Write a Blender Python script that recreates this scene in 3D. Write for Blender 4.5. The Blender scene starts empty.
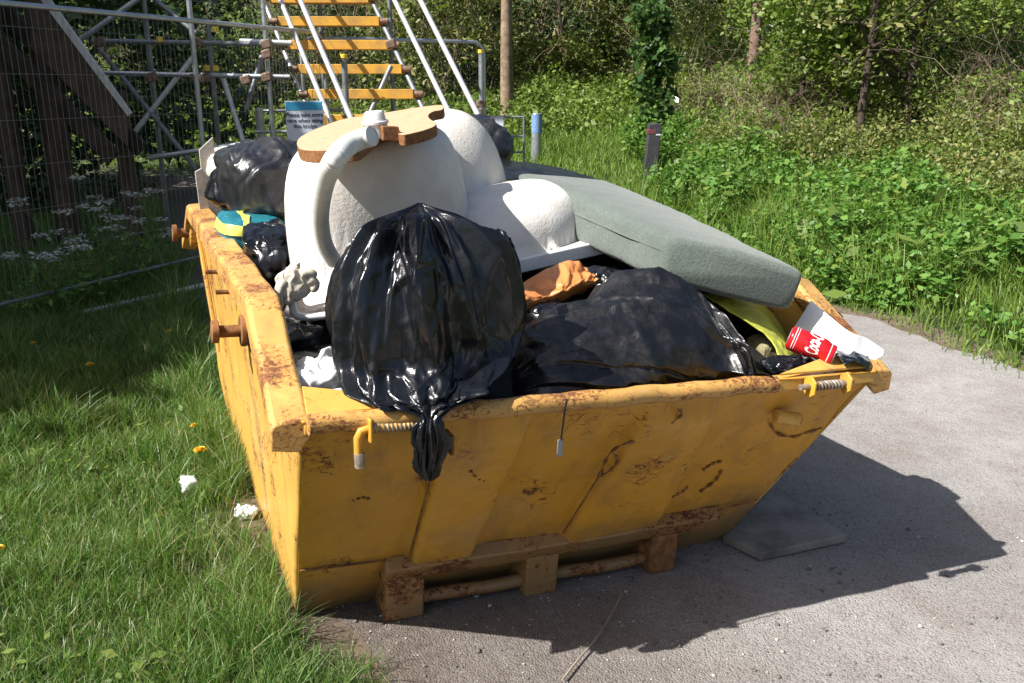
import bpy, bmesh, math, random
import numpy as np
from mathutils import Vector, Matrix, noise

C = bpy.context.scene
COL = C.collection
R = math.radians

# ------------------------------------------------------------------ camera, sky, sun, exposure
F_PX, PITCH, CAM_H = 884.9, 0.2849, 1.70
cam = bpy.data.cameras.new('camera')
cam.sensor_width = 36.0
cam.lens = F_PX / 1024 * 36.0
cam.clip_start, cam.clip_end = 0.05, 600
cam_o = bpy.data.objects.new('camera', cam)
COL.objects.link(cam_o)
cam_o.location = (0, 0, CAM_H)
cam_o.rotation_euler = (math.pi / 2 - PITCH, 0, 0)
C.camera = cam_o

SUN_AZ, SUN_EL = -2.0719, 0.8158          # azimuth from +y towards +x, elevation
world = bpy.data.worlds.new('World')
C.world = world
world.use_nodes = True
wn = world.node_tree.nodes
sky = wn.new('ShaderNodeTexSky')
sky.sky_type = 'NISHITA'
sky.sun_disc = False
sky.sun_elevation = SUN_EL
sky.sun_rotation = SUN_AZ
sky.dust_density = 2.5
sky.ozone_density = 0.5
wn['Background'].inputs['Strength'].default_value = 0.064
world.node_tree.links.new(sky.outputs[0], wn['Background'].inputs[0])
sun = bpy.data.lights.new('sun', 'SUN')
sun.energy = 5.0
sun.angle = R(0.53)
sun.color = (1.0, 0.965, 0.91)
sun_o = bpy.data.objects.new('sun', sun)
COL.objects.link(sun_o)
SUN_DIR = Vector((math.cos(SUN_EL) * math.sin(SUN_AZ), math.cos(SUN_EL) * math.cos(SUN_AZ), math.sin(SUN_EL)))
sun_o.rotation_euler = SUN_DIR.to_track_quat('Z', 'Y').to_euler()
sun_o.location = (-6, -4, 9)
vs = C.view_settings
vs.view_transform = 'Standard'
vs.look = 'None'
vs.gamma = 1
vs.use_curve_mapping = False
vs.exposure = 1.06

rng = np.random.default_rng(7)
random.seed(7)

# ------------------------------------------------------------------ frames and helpers
fwd = Vector((0, math.cos(PITCH), -math.sin(PITCH)))
upv = Vector((0, math.sin(PITCH), math.cos(PITCH)))
CAMV = Vector((0, 0, CAM_H))
PSI, RHO = 0.4111, -0.0622
SO = Vector((-0.5718, 2.0232, 0))
SU = Vector((-math.sin(PSI), math.cos(PSI), 0))
_v0 = Vector((math.cos(PSI), math.sin(PSI), 0))
SV = _v0 * math.cos(RHO) + Vector((0, 0, 1)) * math.sin(RHO)
SZ = Vector((0, 0, 1)) * math.cos(RHO) - _v0 * math.sin(RHO)
SM = Matrix((SU, SV, SZ))


def S(u, v, z):                                   # skip frame -> world
    return SO + SU * u + SV * v + SZ * z


def ray(px, py):
    return fwd + Vector((1, 0, 0)) * ((px - 512) / F_PX) - upv * ((py - 341.5) / F_PX)


def at(px, py, depth):                            # where a measured sight line reaches a depth
    return CAMV + ray(px, py) * depth


def loc_on(px, py, axis, val):                    # sight line against a plane of the skip frame (0 u, 1 v, 2 z)
    d = SM @ ray(px, py)
    c = SM @ (CAMV - SO)
    t = (val - c[axis]) / d[axis]
    return c + d * t


def on(px, py, axis, val):
    l = loc_on(px, py, axis, val)
    return S(*l)


def sstep(a, b, x):
    t = np.clip((x - a) / (b - a), 0, 1)
    return t * t * (3 - 2 * t)


V_EDGE = 5.3


def ground_z(x, y):
    x = np.asarray(x, float)
    y = np.asarray(y, float)
    v = (x - SO.x) * math.cos(PSI) + (y - SO.y) * math.sin(PSI)
    u = -(x - SO.x) * math.sin(PSI) + (y - SO.y) * math.cos(PSI)
    vv = np.where(v < 2.5, v, 2.5 + 1.2 * np.tanh((v - 2.5) / 1.2))
    vv = np.where(vv > -2.5, vv, -2.5 + 1.5 * np.tanh((vv + 2.5) / 1.5))
    z = -math.tan(0.0622) * vv * (1 - sstep(5, 12, u))
    w = v - V_EDGE
    z = z + 0.15 * np.clip(w - 0.2, 0, 3.6) + np.minimum(0.42 * np.clip(w - 3.8, 0, None), 6.0) * (1 - sstep(9, 20, u) * 0.8)
    z = z + 0.05 * np.clip(y - 15, 0, 12) + np.minimum(0.33 * np.clip(y - 26, 0, None), 9.0)
    return z


def gz(x, y):
    return float(ground_z(x, y))


def on_ground(px, py):
    d = ray(px, py)
    t = 1.0
    while t < 90:
        p = CAMV + d * t
        if p.z <= gz(p.x, p.y):
            break
        t += 0.02
    return Vector((p.x, p.y, gz(p.x, p.y)))


WL = {}


def tag(o, label=None, cat=None, group=None, kind=None):
    if label: o['label'] = label
    if cat: o['category'] = cat
    if group: o['group'] = group
    if kind: o['kind'] = kind
    return o


def thing(name, loc, label, cat, group=None):
    o = bpy.data.objects.new(name, None)
    o.empty_display_size = 0.1
    COL.objects.link(o)
    o.location = loc
    WL[o.name] = Vector(loc)
    return tag(o, label, cat, group)


class MB:
    """collects vertices and faces in world space, links them as one mesh object"""

    def __init__(s):
        s.v, s.f, s.m = [], [], []

    def add(s, vs_, fs, mi=0):
        b = len(s.v)
        s.v += [tuple(p) for p in vs_]
        s.f += [tuple(b + i for i in f) for f in fs]
        s.m += [mi] * len(fs)
        return s

    def box(s, c, ax, ay, az, mi=0):
        """box by centre and three half-axis vectors"""
        c, ax, ay, az = Vector(c), Vector(ax), Vector(ay), Vector(az)
        P = [c + ax * i + ay * j + az * k for i in (-1, 1) for j in (-1, 1) for k in (-1, 1)]
        return s.add(P, [(0, 1, 3, 2), (4, 6, 7, 5), (0, 4, 5, 1), (2, 3, 7, 6), (0, 2, 6, 4), (1, 5, 7, 3)], mi)

    def prism(s, poly, off, mi=0):
        n = len(poly)
        P = [Vector(p) for p in poly] + [Vector(p) + Vector(off) for p in poly]
        fs = [tuple(range(n)), tuple(range(2 * n - 1, n - 1, -1))]
        fs += [(i, i + n, (i + 1) % n + n, (i + 1) % n) for i in range(n)]
        return s.add(P, fs, mi)

    def tube(s, pts, r, n=12, cap=True, mi=0):
        pts = [Vector(p) for p in pts]
        rr = r if isinstance(r, (list, tuple)) else [r] * len(pts)
        prev = None
        rings = []
        for i, p in enumerate(pts):
            t = (pts[min(i + 1, len(pts) - 1)] - pts[max(i - 1, 0)]).normalized()
            if prev is None:
                a = t.orthogonal().normalized()
            else:
                a = (prev - t * prev.dot(t)).normalized()
            prev = a
            b = t.cross(a)
            rings.append([p + (a * math.cos(2 * math.pi * k / n) + b * math.sin(2 * math.pi * k / n)) * rr[i] for k in range(n)])
        vs_ = [q for rg in rings for q in rg]
        fs = []
        for i in range(len(pts) - 1):
            for k in range(n):
                fs.append((i * n + k, i * n + (k + 1) % n, (i + 1) * n + (k + 1) % n, (i + 1) * n + k))
        if cap:
            fs.append(tuple(range(n - 1, -1, -1)))
            fs.append(tuple((len(pts) - 1) * n + k for k in range(n)))
        return s.add(vs_, fs, mi)

    def build(s, name, mat, parent=None, smooth=None, bevel=0, seg=2):
        return mesh_obj(name, np.array(s.v, float), s.f, mat, parent, smooth, bevel, seg, s.m)


def mesh_obj(name, V, F, mat, parent=None, smooth=None, bevel=0, seg=2, mi=None):
    V = np.asarray(V, float).reshape(-1, 3)
    if parent is not None:
        base = WL[parent.name]
    else:
        base = Vector(((V[:, 0].min() + V[:, 0].max()) / 2, (V[:, 1].min() + V[:, 1].max()) / 2, V[:, 2].min()))
    me = bpy.data.meshes.new(name)
    me.from_pydata([tuple(p) for p in (V - np.array(base))], [], F)
    mats = mat if isinstance(mat, (list, tuple)) else [mat]
    for m in mats:
        me.materials.append(m)
    if mi is not None and len(mats) > 1:
        me.polygons.foreach_set('material_index', mi)
    o = bpy.data.objects.new(name, me)
    COL.objects.link(o)
    if parent is not None:
        o.parent = parent
        WL[o.name] = base.copy()
    else:
        o.location = base
        WL[o.name] = base.copy()
    bm = bmesh.new()
    bm.from_mesh(me)
    bmesh.ops.recalc_face_normals(bm, faces=bm.faces)
    bm.to_mesh(me)
    bm.free()
    if bevel:
        b = o.modifiers.new('bevel', 'BEVEL')
        b.width = bevel
        b.segments = seg
        b.limit_method = 'ANGLE'
        b.angle_limit = R(35)
    if smooth:
        me.polygons.foreach_set('use_smooth', [True] * len(me.polygons))
        if smooth < 180:
            me.set_sharp_from_angle(angle=R(smooth))
    me.update()
    return o


def raw_mesh(name, V, nper, mat, parent=None, idx=None, mi=None, smooth=False):
    """fast numpy mesh: faces of a constant corner count; idx gives the corner indices"""
    V = np.ascontiguousarray(V, dtype=np.float32).reshape(-1, 3)
    if parent is not None:
        base = np.array(WL[parent.name])
    else:
        base = np.array([(V[:, 0].min() + V[:, 0].max()) / 2, (V[:, 1].min() + V[:, 1].max()) / 2, V[:, 2].min()])
    me = bpy.data.meshes.new(name)
    idx = np.arange(len(V), dtype=np.int32) if idx is None else np.asarray(idx, dtype=np.int32).ravel()
    nf = len(idx) // nper
    me.vertices.add(len(V))
    me.vertices.foreach_set('co', (V - base.astype(np.float32)).ravel())
    me.loops.add(len(idx))
    me.loops.foreach_set('vertex_index', idx)
    me.polygons.add(nf)
    me.polygons.foreach_set('loop_start', np.arange(0, nf * nper, nper, dtype=np.int32))
    for m in (mat if isinstance(mat, (list, tuple)) else [mat]):
        me.materials.append(m)
    if mi is not None:
        me.polygons.foreach_set('material_index', np.asarray(mi, dtype=np.int32))
    me.update(calc_edges=True)
    if smooth:
        me.polygons.foreach_set('use_smooth', np.ones(nf, dtype=bool))
    o = bpy.data.objects.new(name, me)
    COL.objects.link(o)
    if parent is not None:
        o.parent = parent
    else:
        o.location = base
    WL[o.name] = Vector(base)
    return o


def copy_tree(o, parent=None):
    c = o.copy()
    COL.objects.link(c)
    if parent is not None:
        c.parent = parent
    for ch in list(o.children):
        copy_tree(ch, c)
    return c


def catmull(pts, n):
    """n samples through a list of equal-length numeric rows"""
    P = np.array(pts, float)
    m = len(P)
    out = []
    for t in np.linspace(0, m - 1 - 1e-9, n):
        i = int(t)
        f = t - i
        p0, p1, p2, p3 = P[max(i - 1, 0)], P[i], P[min(i + 1, m - 1)], P[min(i + 2, m - 1)]
        out.append(0.5 * ((2 * p1) + (-p0 + p2) * f + (2 * p0 - 5 * p1 + 4 * p2 - p3) * f * f + (-p0 + 3 * p1 - 3 * p2 + p3) * f ** 3))
    return np.array(out)


# ------------------------------------------------------------------ materials
def new_mat(name):
    m = bpy.data.materials.new(name)
    m.use_nodes = True
    return m, m.node_tree, m.node_tree.nodes['Principled BSDF']


def N(nt, kind, **kw):
    n = nt.nodes.new('ShaderNode' + kind)
    for k, v in kw.items():
        if k in n.inputs:
            n.inputs[k].default_value = v
        else:
            setattr(n, k, v)
    return n


def L(nt, a, b):
    nt.links.new(a, b)


def noise_tex(nt, scale, detail=4, rough=0.55, vec=None, dist=0.0):
    n = N(nt, 'TexNoise')
    n.inputs['Scale'].default_value = scale
    n.inputs['Detail'].default_value = detail
    n.inputs['Roughness'].default_value = rough
    n.inputs['Distortion'].default_value = dist
    if vec is not None:
        L(nt, vec, n.inputs['Vector'])
    return n


def ramp(nt, fac, stops):
    r = N(nt, 'ValToRGB')
    el = r.color_ramp.elements
    while len(el) < len(stops):
        el.new(0.5)
    for e, (p, c) in zip(el, stops):
        e.position = p
        e.color = (c[0], c[1], c[2], 1) if not isinstance(c, (int, float)) else (c, c, c, 1)
    L(nt, fac, r.inputs[0])
    return r.outputs[0]


def mixc(nt, fac, a, b, mode='MIX'):
    m = N(nt, 'MixRGB', blend_type=mode)
    for sock, val in ((m.inputs[0], fac), (m.inputs[1], a), (m.inputs[2], b)):
        if hasattr(val, 'links'):
            L(nt, val, sock)
        elif isinstance(val, (int, float)):
            sock.default_value = val
        else:
            sock.default_value = (*val, 1)
    return m.outputs[0]


def math_(nt, op, a, b=None, clamp=False):
    m = N(nt, 'Math', operation=op, use_clamp=clamp)
    for sock, val in zip(m.inputs, (a, b)):
        if val is None: continue
        if hasattr(val, 'links'):
            L(nt, val, sock)
        else:
            sock.default_value = val
    return m.outputs[0]


def coords(nt, scale=None):
    tc = N(nt, 'TexCoord')
    if scale is None:
        return tc.outputs['Object']
    mp = N(nt, 'Mapping')
    mp.inputs['Scale'].default_value = scale
    L(nt, tc.outputs['Object'], mp.inputs['Vector'])
    return mp.outputs[0]


def bump(nt, bsdf, height, strength=0.3, dist=0.01, normal=None):
    b = N(nt, 'Bump')
    b.inputs['Strength'].default_value = strength
    b.inputs['Distance'].default_value = dist
    L(nt, height, b.inputs['Height'])
    if normal is not None:
        L(nt, normal, b.inputs['Normal'])
    L(nt, b.outputs[0], bsdf.inputs['Normal'])
    return b.outputs[0]


def simple(name, col, rough=0.6, metal=0.0, var=0.25, scale=12, bmp=0.15, spec=0.5, col2=None, dist=0.004):
    """a surface with mottled colour, uneven gloss and a little relief"""
    m, nt, b = new_mat(name)
    co = coords(nt)
    n = noise_tex(nt, scale, 6, 0.6, co)
    c2 = col2 if col2 else tuple(max(0, c * (1 - 2 * var)) for c in col)
    L(nt, ramp(nt, n.outputs[0], [(0.3, c2), (0.65, col)]), b.inputs['Base Color'])
    n2 = noise_tex(nt, scale * 2.3, 4, 0.6, co)
    L(nt, ramp(nt, n2.outputs[0], [(0.3, max(0, rough - 0.12)), (0.7, min(1, rough + 0.12))]), b.inputs['Roughness'])
    b.inputs['Metallic'].default_value = metal
    b.inputs['Specular IOR Level'].default_value = spec
    if bmp:
        n3 = noise_tex(nt, scale * 6, 5, 0.6, co)
        bump(nt, b, n3.outputs[0], bmp, dist)
    return m


def plastic_bag(name, col=(0.006, 0.007, 0.009), rough=0.24, dust=0.0):
    m, nt, b = new_mat(name)
    co = coords(nt)
    b.inputs['Base Color'].default_value = (*col, 1)
    if dust:
        nd = noise_tex(nt, 9, 8, 0.65, co)
        nd2 = noise_tex(nt, 60, 4, 0.7, co)
        f = math_(nt, 'MULTIPLY', ramp(nt, nd.outputs[0], [(0.45, 0.0), (0.75, 1.0)]), ramp(nt, nd2.outputs[0], [(0.35, 0.0), (0.7, 1.0)]))
        f = math_(nt, 'MULTIPLY', f, dust)
        L(nt, mixc(nt, f, col, (0.16, 0.14, 0.12)), b.inputs['Base Color'])
    nr = noise_tex(nt, 14, 5, 0.6, co)
    L(nt, ramp(nt, nr.outputs[0], [(0.3, rough - 0.06), (0.7, rough + 0.16)]), b.inputs['Roughness'])
    b.inputs['Specular IOR Level'].default_value = 0.55
    # crinkles: stretched creases plus fine crackle
    cs = coords(nt, (1.0, 1.0, 0.28))
    n0 = noise_tex(nt, 17, 5, 0.6, cs, 0.8)
    r0 = math_(nt, 'ABSOLUTE', math_(nt, 'SUBTRACT', n0.outputs[0], 0.5))
    n1 = noise_tex(nt, 38, 5, 0.6, co, 0.7)
    r1 = math_(nt, 'ABSOLUTE', math_(nt, 'SUBTRACT', n1.outputs[0], 0.5))
    n2 = noise_tex(nt, 110, 3, 0.6, co, 0.4)
    h = math_(nt, 'ADD', math_(nt, 'MULTIPLY', r0, 2.2), math_(nt, 'ADD', math_(nt, 'MULTIPLY', r1, 0.9), math_(nt, 'MULTIPLY', n2.outputs[0], 0.15)))
    bump(nt, b, h, 0.25, 0.006)
    return m


def leaf_mat(name, cols, rough=0.5, transl=0.35):
    """leaves: colour differs from leaf to leaf"""
    m, nt, b = new_mat(name)
    g = N(nt, 'NewGeometry')
    c = ramp(nt, g.outputs['Random Per Island'], [(i / max(1, len(cols) - 1), k) for i, k in enumerate(cols)])
    L(nt, c, b.inputs['Base Color'])
    b.inputs['Roughness'].default_value = rough
    b.inputs['Specular IOR Level'].default_value = 0.35
    tr = N(nt, 'BsdfTranslucent')
    L(nt, mixc(nt, 1.0, c, (1.0, 1.15, 0.55), 'MULTIPLY'), tr.inputs[0])
    mx = N(nt, 'MixShader')
    mx.inputs[0].default_value = transl
    L(nt, b.outputs[0], mx.inputs[1])
    L(nt, tr.outputs[0], mx.inputs[2])
    L(nt, mx.outputs[0], nt.nodes['Material Output'].inputs[0])
    return m


def skip_paint(name, rust_amt=0.5, base=(0.58, 0.285, 0.035), worn=(0.43, 0.27, 0.1), fine=1.0, rustcol=1.0, mud=0.0):
    m, nt, b = new_mat(name)
    co = coords(nt)
    n0 = noise_tex(nt, 2.2, 6, 0.6, co)
    paint = ramp(nt, n0.outputs[0], [(0.3, tuple(c * 0.8 for c in base)), (0.55, base), (0.75, worn)])
    # run-down grime
    ng = noise_tex(nt, 1.0, 5, 0.65, coords(nt, (9, 9, 1.2)))
    grime = ramp(nt, ng.outputs[0], [(0.5, 0.0), (0.72, 0.45)])
    paint = mixc(nt, grime, paint, (0.16, 0.1, 0.045))
    # scuffed streaks, lighter
    ns = noise_tex(nt, 3.0, 6, 0.7, coords(nt, (3, 3, 14)))
    paint = mixc(nt, ramp(nt, ns.outputs[0], [(0.6, 0.0), (0.68, 0.3), (0.74, 0.0)]), paint, (0.55, 0.42, 0.25))
    if mud:
        sx = N(nt, 'SeparateXYZ')
        L(nt, co, sx.inputs[0])
        nm = noise_tex(nt, 6, 7, 0.7, co)
        zz = math_(nt, 'ADD', sx.outputs[2], math_(nt, 'MULTIPLY', math_(nt, 'SUBTRACT', nm.outputs[0], 0.5), 0.5))
        mz = N(nt, 'MapRange')
        mz.inputs['From Min'].default_value, mz.inputs['From Max'].default_value = 0.34, 0.08
        L(nt, zz, mz.inputs['Value'])
        paint = mixc(nt, math_(nt, 'MULTIPLY', mz.outputs[0], mud), paint, (0.15, 0.105, 0.062))
    # rust chips
    nA = noise_tex(nt, 3.2 * fine ** 0.5, 3, 0.5, co)
    nB = noise_tex(nt, 26 * fine, 9, 0.72, coords(nt, (1, 1, 1.7)), 0.5)
    lo = 0.70 - 0.12 * rust_amt
    s = math_(nt, 'ADD', math_(nt, 'MULTIPLY', nA.outputs[0], 0.5), math_(nt, 'MULTIPLY', nB.outputs[0], 0.62))
    chip = ramp(nt, s, [(lo - 0.006, 0.0), (lo + 0.012, 1.0)])
    halo = ramp(nt, s, [(lo - 0.07, 0.0), (lo, 0.7)])
    # thin scratches: narrow bands of a distorted noise
    nC = noise_tex(nt, 5.5, 4, 0.5, co, 1.2)
    nD = noise_tex(nt, 4.0, 3, 0.5, co)
    scr = math_(nt, 'MULTIPLY', ramp(nt, nC.outputs[0], [(0.488, 0.0), (0.5, 1.0), (0.512, 0.0)]), ramp(nt, nD.outputs[0], [(0.56, 0.0), (0.6, 1.0)]))
    nR = noise_tex(nt, 45, 6, 0.65, co)
    rust = ramp(nt, nR.outputs[0], [(0.3, tuple(q * rustcol for q in (0.035, 0.016, 0.009))), (0.5, tuple(q * rustcol for q in (0.11, 0.042, 0.017))), (0.7, tuple(q * rustcol for q in (0.24, 0.1, 0.035)))])
    stain = mixc(nt, halo, paint, (0.30, 0.12, 0.03))
    c = mixc(nt, math_(nt, 'MAXIMUM', chip, scr), stain, rust)
    L(nt, c, b.inputs['Base Color'])
    mk = math_(nt, 'MAXIMUM', chip, scr)
    L(nt, ramp(nt, mk, [(0.0, 0.42), (1.0, 0.85)]), b.inputs['Roughness'])
    b.inputs['Specular IOR Level'].default_value = 0.35
    nL = noise_tex(nt, 7, 3, 0.5, co)
    h = math_(nt, 'ADD', math_(nt, 'MULTIPLY', mk, -0.35), math_(nt, 'ADD', math_(nt, 'MULTIPLY', nL.outputs[0], 1.2), math_(nt, 'MULTIPLY', nR.outputs[0], 0.18)))
    bump(nt, b, h, 0.35, 0.008)
    return m


M = {}
M['paint'] = skip_paint('skip_paint', 0.12, (0.58, 0.29, 0.032), (0.4, 0.24, 0.085), 1.5, 1.0, 0.8)
M['paint_rusty'] = skip_paint('skip_paint_rusty', 0.45, (0.60, 0.34, 0.075), (0.53, 0.38, 0.17), 1.8)
M['rail_top'] = skip_paint('worn_rail', 0.75, (0.54, 0.31, 0.09), (0.42, 0.24, 0.12), 2.6, 1.5)
M['foot_paint'] = skip_paint('worn_foot', 0.9, (0.34, 0.2, 0.075), (0.30, 0.2, 0.11), 1.6, 1.0, 0.6)
M['rust'] = simple('rusty_steel', (0.28, 0.13, 0.05), 0.8, 0.1, 0.3, 25, 0.3, 0.3, (0.07, 0.03, 0.014))
M['spring'] = simple('spring_steel', (0.42, 0.38, 0.32), 0.5, 0.6, 0.25, 40, 0.2, 0.5, (0.2, 0.12, 0.07))
M['galv'] = simple('galvanised_tube', (0.46, 0.49, 0.52), 0.42, 0.75, 0.12, 8, 0.05)
M['galv_dull'] = simple('dull_galvanised_tube', (0.23, 0.25, 0.27), 0.55, 0.5, 0.2, 8, 0.08)
M['wire'] = simple('fence_wire', (0.2, 0.21, 0.22), 0.5, 0.5, 0.1, 8, 0)
M['pole_white'] = simple('white_scaffold_tube', (0.62, 0.63, 0.64), 0.4, 0.4, 0.12, 9, 0.05)
M['coupler'] = simple('scaffold_coupler', (0.26, 0.17, 0.12), 0.7, 0.4, 0.3, 30, 0.2)
M['tread'] = simple('yellow_tread', (0.64, 0.34, 0.04), 0.6, 0, 0.2, 7, 0.15, 0.4, (0.36, 0.21, 0.06))
M['yellow_cap'] = simple('yellow_cap', (0.7, 0.5, 0.04), 0.5, 0, 0.1, 9, 0)
M['timber_dark'] = simple('weathered_timber', (0.06, 0.045, 0.033), 0.85, 0, 0.3, 7, 0.3, 0.2)
M['timber_post'] = simple('brown_timber_post', (0.10, 0.075, 0.056), 0.85, 0, 0.25, 7, 0.3, 0.2)
M['board_edge'] = simple('pale_board', (0.52, 0.53, 0.52), 0.7, 0, 0.15, 6, 0.2, 0.3)
M['bag'] = plastic_bag('black_bag_plastic', (0.0045, 0.0055, 0.008), 0.19)
M['bag_dusty'] = plastic_bag('dusty_black_plastic', (0.005, 0.0055, 0.007), 0.25, 0.22)
M['bag_grey'] = plastic_bag('faded_black_plastic', (0.014, 0.015, 0.018), 0.27, 0.25)
M['bag_white'] = plastic_bag('white_bag_plastic', (0.66, 0.67, 0.66), 0.4)
M['bag_cream'] = plastic_bag('cream_sack_plastic', (0.68, 0.63, 0.52), 0.5)
M['bag_orange'] = plastic_bag('orange_bag_plastic', (0.55, 0.2, 0.055), 0.42)
M['bag_teal'] = plastic_bag('teal_bag_plastic', (0.01, 0.13, 0.17), 0.35)
M['band_lime'] = plastic_bag('lime_band', (0.62, 0.6, 0.1), 0.45)
M['lime'] = simple('lime_fabric', (0.50, 0.54, 0.05), 0.6, 0, 0.12, 14, 0.3, 0.3, (0.28, 0.29, 0.06))
M['gelcoat'] = None
M['mdf'] = simple('chipboard_face', (0.52, 0.34, 0.21), 0.75, 0, 0.1, 30, 0.15, 0.25)
M['mdf_edge'] = simple('chipboard_edge', (0.30, 0.14, 0.06), 0.9, 0, 0.3, 80, 0.5, 0.2)
M['hose'] = simple('white_hose', (0.62, 0.62, 0.6), 0.5, 0, 0.08, 20, 0.05)
M['tape'] = simple('white_tape', (0.66, 0.66, 0.65), 0.6, 0, 0.1, 40, 0.4)
M['cream_cloth'] = simple('cream_cloth', (0.68, 0.62, 0.50), 0.8, 0, 0.12, 20, 0.3, 0.2)
M['wood_grey'] = simple('grey_plank', (0.42, 0.38, 0.34), 0.85, 0, 0.2, 12, 0.3, 0.2)
M['foam_white'] = simple('white_plastic_sheet', (0.76, 0.77, 0.78), 0.45, 0, 0.04, 10, 0.03)
M['brown_board'] = simple('brown_hardboard', (0.33, 0.13, 0.06), 0.75, 0, 0.2, 18, 0.25, 0.25)
M['red_can'] = simple('red_can_paint', (0.55, 0.012, 0.018), 0.3, 0.2, 0.08, 20, 0)
M['alu'] = simple('bare_aluminium', (0.75, 0.75, 0.75), 0.3, 0.9, 0.05, 20, 0)
M['white_print'] = simple('white_print', (0.8, 0.8, 0.8), 0.4, 0, 0.03, 20, 0)
M['dark_print'] = simple('dark_print', (0.03, 0.04, 0.08), 0.6, 0, 0.03, 20, 0)
M['sign_white'] = simple('sign_white', (0.6, 0.64, 0.7), 0.5, 0, 0.05, 5, 0)
M['sign_blue'] = simple('sign_blue', (0.03, 0.3, 0.5), 0.5, 0, 0.05, 5, 0)
M['bollard'] = simple('charcoal_bollard', (0.05, 0.05, 0.056), 0.7, 0, 0.25, 15, 0.2, 0.3)
M['red_band'] = simple('red_reflector', (0.15, 0.045, 0.045), 0.5, 0, 0.1, 15, 0)
M['sticker'] = simple('blue_sticker', (0.05, 0.2, 0.5), 0.5, 0, 0.3, 40, 0, 0.4, (0.3, 0.35, 0.4))
M['slab'] = simple('grey_worn_board', (0.26, 0.243, 0.225), 0.85, 0, 0.3, 6, 0.35, 0.2)
M['rubbish_dark'] = simple('dark_rubbish', (0.02, 0.018, 0.016), 0.7, 0, 0.3, 14, 0.5, 0.3)
M['cardboard'] = simple('brown_cardboard', (0.3, 0.24, 0.17), 0.8, 0, 0.2, 10, 0.2, 0.2)
M['stone'] = simple('stone', (0.42, 0.40, 0.37), 0.85, 0, 0.2, 20, 0.3, 0.2)
M['stone_dark'] = simple('dark_stone', (0.15, 0.14, 0.13), 0.85, 0, 0.2, 20, 0.3, 0.2)
M['bark'] = simple('bark', (0.085, 0.065, 0.05), 0.9, 0, 0.3, 9, 0.7, 0.2, (0.03, 0.023, 0.018), 0.03)
M['bark_pale'] = simple('pale_bark', (0.3, 0.22, 0.15), 0.9, 0, 0.25, 7, 0.6, 0.2, (0.12, 0.085, 0.06), 0.03)
M['bark_red'] = simple('reddish_bark', (0.25, 0.16, 0.13), 0.9, 0, 0.2, 7, 0.6, 0.2, (0.12, 0.08, 0.065), 0.03)
M['twig'] = simple('dead_stems', (0.27, 0.19, 0.14), 0.9, 0, 0.3, 3, 0, 0.2, (0.13, 0.09, 0.065))
M['twig_pale'] = simple('bleached_stems', (0.36, 0.30, 0.23), 0.9, 0, 0.25, 3, 0, 0.2)
M['petal'] = simple('yellow_petals', (0.8, 0.5, 0.02), 0.6, 0, 0.15, 30, 0)
M['umbel'] = simple('white_umbel', (0.42, 0.44, 0.38), 0.7, 0, 0.1, 30, 0)
M['stem'] = simple('green_stem', (0.1, 0.16, 0.04), 0.6, 0, 0.2, 10, 0)
M['tissue'] = simple('white_tissue', (0.68, 0.71, 0.74), 0.8, 0, 0.08, 20, 0.3, 0.2)
M['red_wrap'] = simple('red_wrapper', (0.4, 0.08, 0.04), 0.5, 0, 0.2, 30, 0.2)
M['grass'] = leaf_mat('grass_blades', [(0.04, 0.1, 0.018), (0.07, 0.16, 0.026), (0.09, 0.185, 0.034), (0.105, 0.205, 0.04), (0.125, 0.23, 0.05), (0.15, 0.245, 0.065), (0.2, 0.25, 0.1), (0.34, 0.3, 0.17)], 0.42, 0.35)
M['grass_far'] = leaf_mat('meadow_blades', [(0.0766, 0.1392, 0.0202), (0.1225, 0.2088, 0.0304), (0.1684, 0.2656, 0.0443), (0.2143, 0.2783, 0.0633)], 0.5, 0.35)
M['nettle'] = leaf_mat('nettle_leaves', [(0.0474, 0.1216, 0.0229), (0.0867, 0.193, 0.0286), (0.1261, 0.2431, 0.0429), (0.1577, 0.2717, 0.0572)], 0.5, 0.3)
M['leaf_olive'] = leaf_mat('olive_leaves', [(0.0748, 0.1037, 0.0302), (0.1283, 0.1602, 0.0415), (0.1923, 0.2168, 0.0603), (0.2779, 0.2451, 0.0943)], 0.5, 0.3)
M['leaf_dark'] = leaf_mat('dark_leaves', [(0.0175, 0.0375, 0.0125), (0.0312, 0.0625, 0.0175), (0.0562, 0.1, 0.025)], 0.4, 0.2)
M['leaf_fresh'] = leaf_mat('fresh_leaves', [(0.1029, 0.162, 0.0324), (0.159, 0.2268, 0.0454), (0.2245, 0.2916, 0.0648)], 0.5, 0.4)
M['leaf_ivy'] = leaf_mat('ivy_leaves', [(0.025, 0.06, 0.016), (0.05, 0.1, 0.026), (0.085, 0.15, 0.04)], 0.28, 0.15)


def gelcoat():
    m, nt, b = new_mat('rough_white_glassfibre')
    co = coords(nt)
    n = noise_tex(nt, 5, 6, 0.6, co)
    gc = ramp(nt, n.outputs[0], [(0.3, (0.57, 0.53, 0.475)), (0.6, (0.68, 0.655, 0.615))])
    ns = noise_tex(nt, 2.6, 7, 0.7, co, 0.6)
    nf = noise_tex(nt, 34, 5, 0.7, co)
    gc = mixc(nt, math_(nt, 'MULTIPLY', ramp(nt, ns.outputs[0], [(0.52, 0.0), (0.68, 0.6)]), nf.outputs[0]), gc, (0.36, 0.30, 0.235))
    L(nt, gc, b.inputs['Base Color'])
    b.inputs['Roughness'].default_value = 0.62
    b.inputs['Specular IOR Level'].default_value = 0.3
    n1 = noise_tex(nt, 70, 5, 0.6, co, 0.5)
    n2 = noise_tex(nt, 200, 3, 0.5, co)
    h = math_(nt, 'ADD', n1.outputs[0], math_(nt, 'MULTIPLY', n2.outputs[0], 0.4))
    bump(nt, b, h, 0.4, 0.006)
    return m


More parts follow.
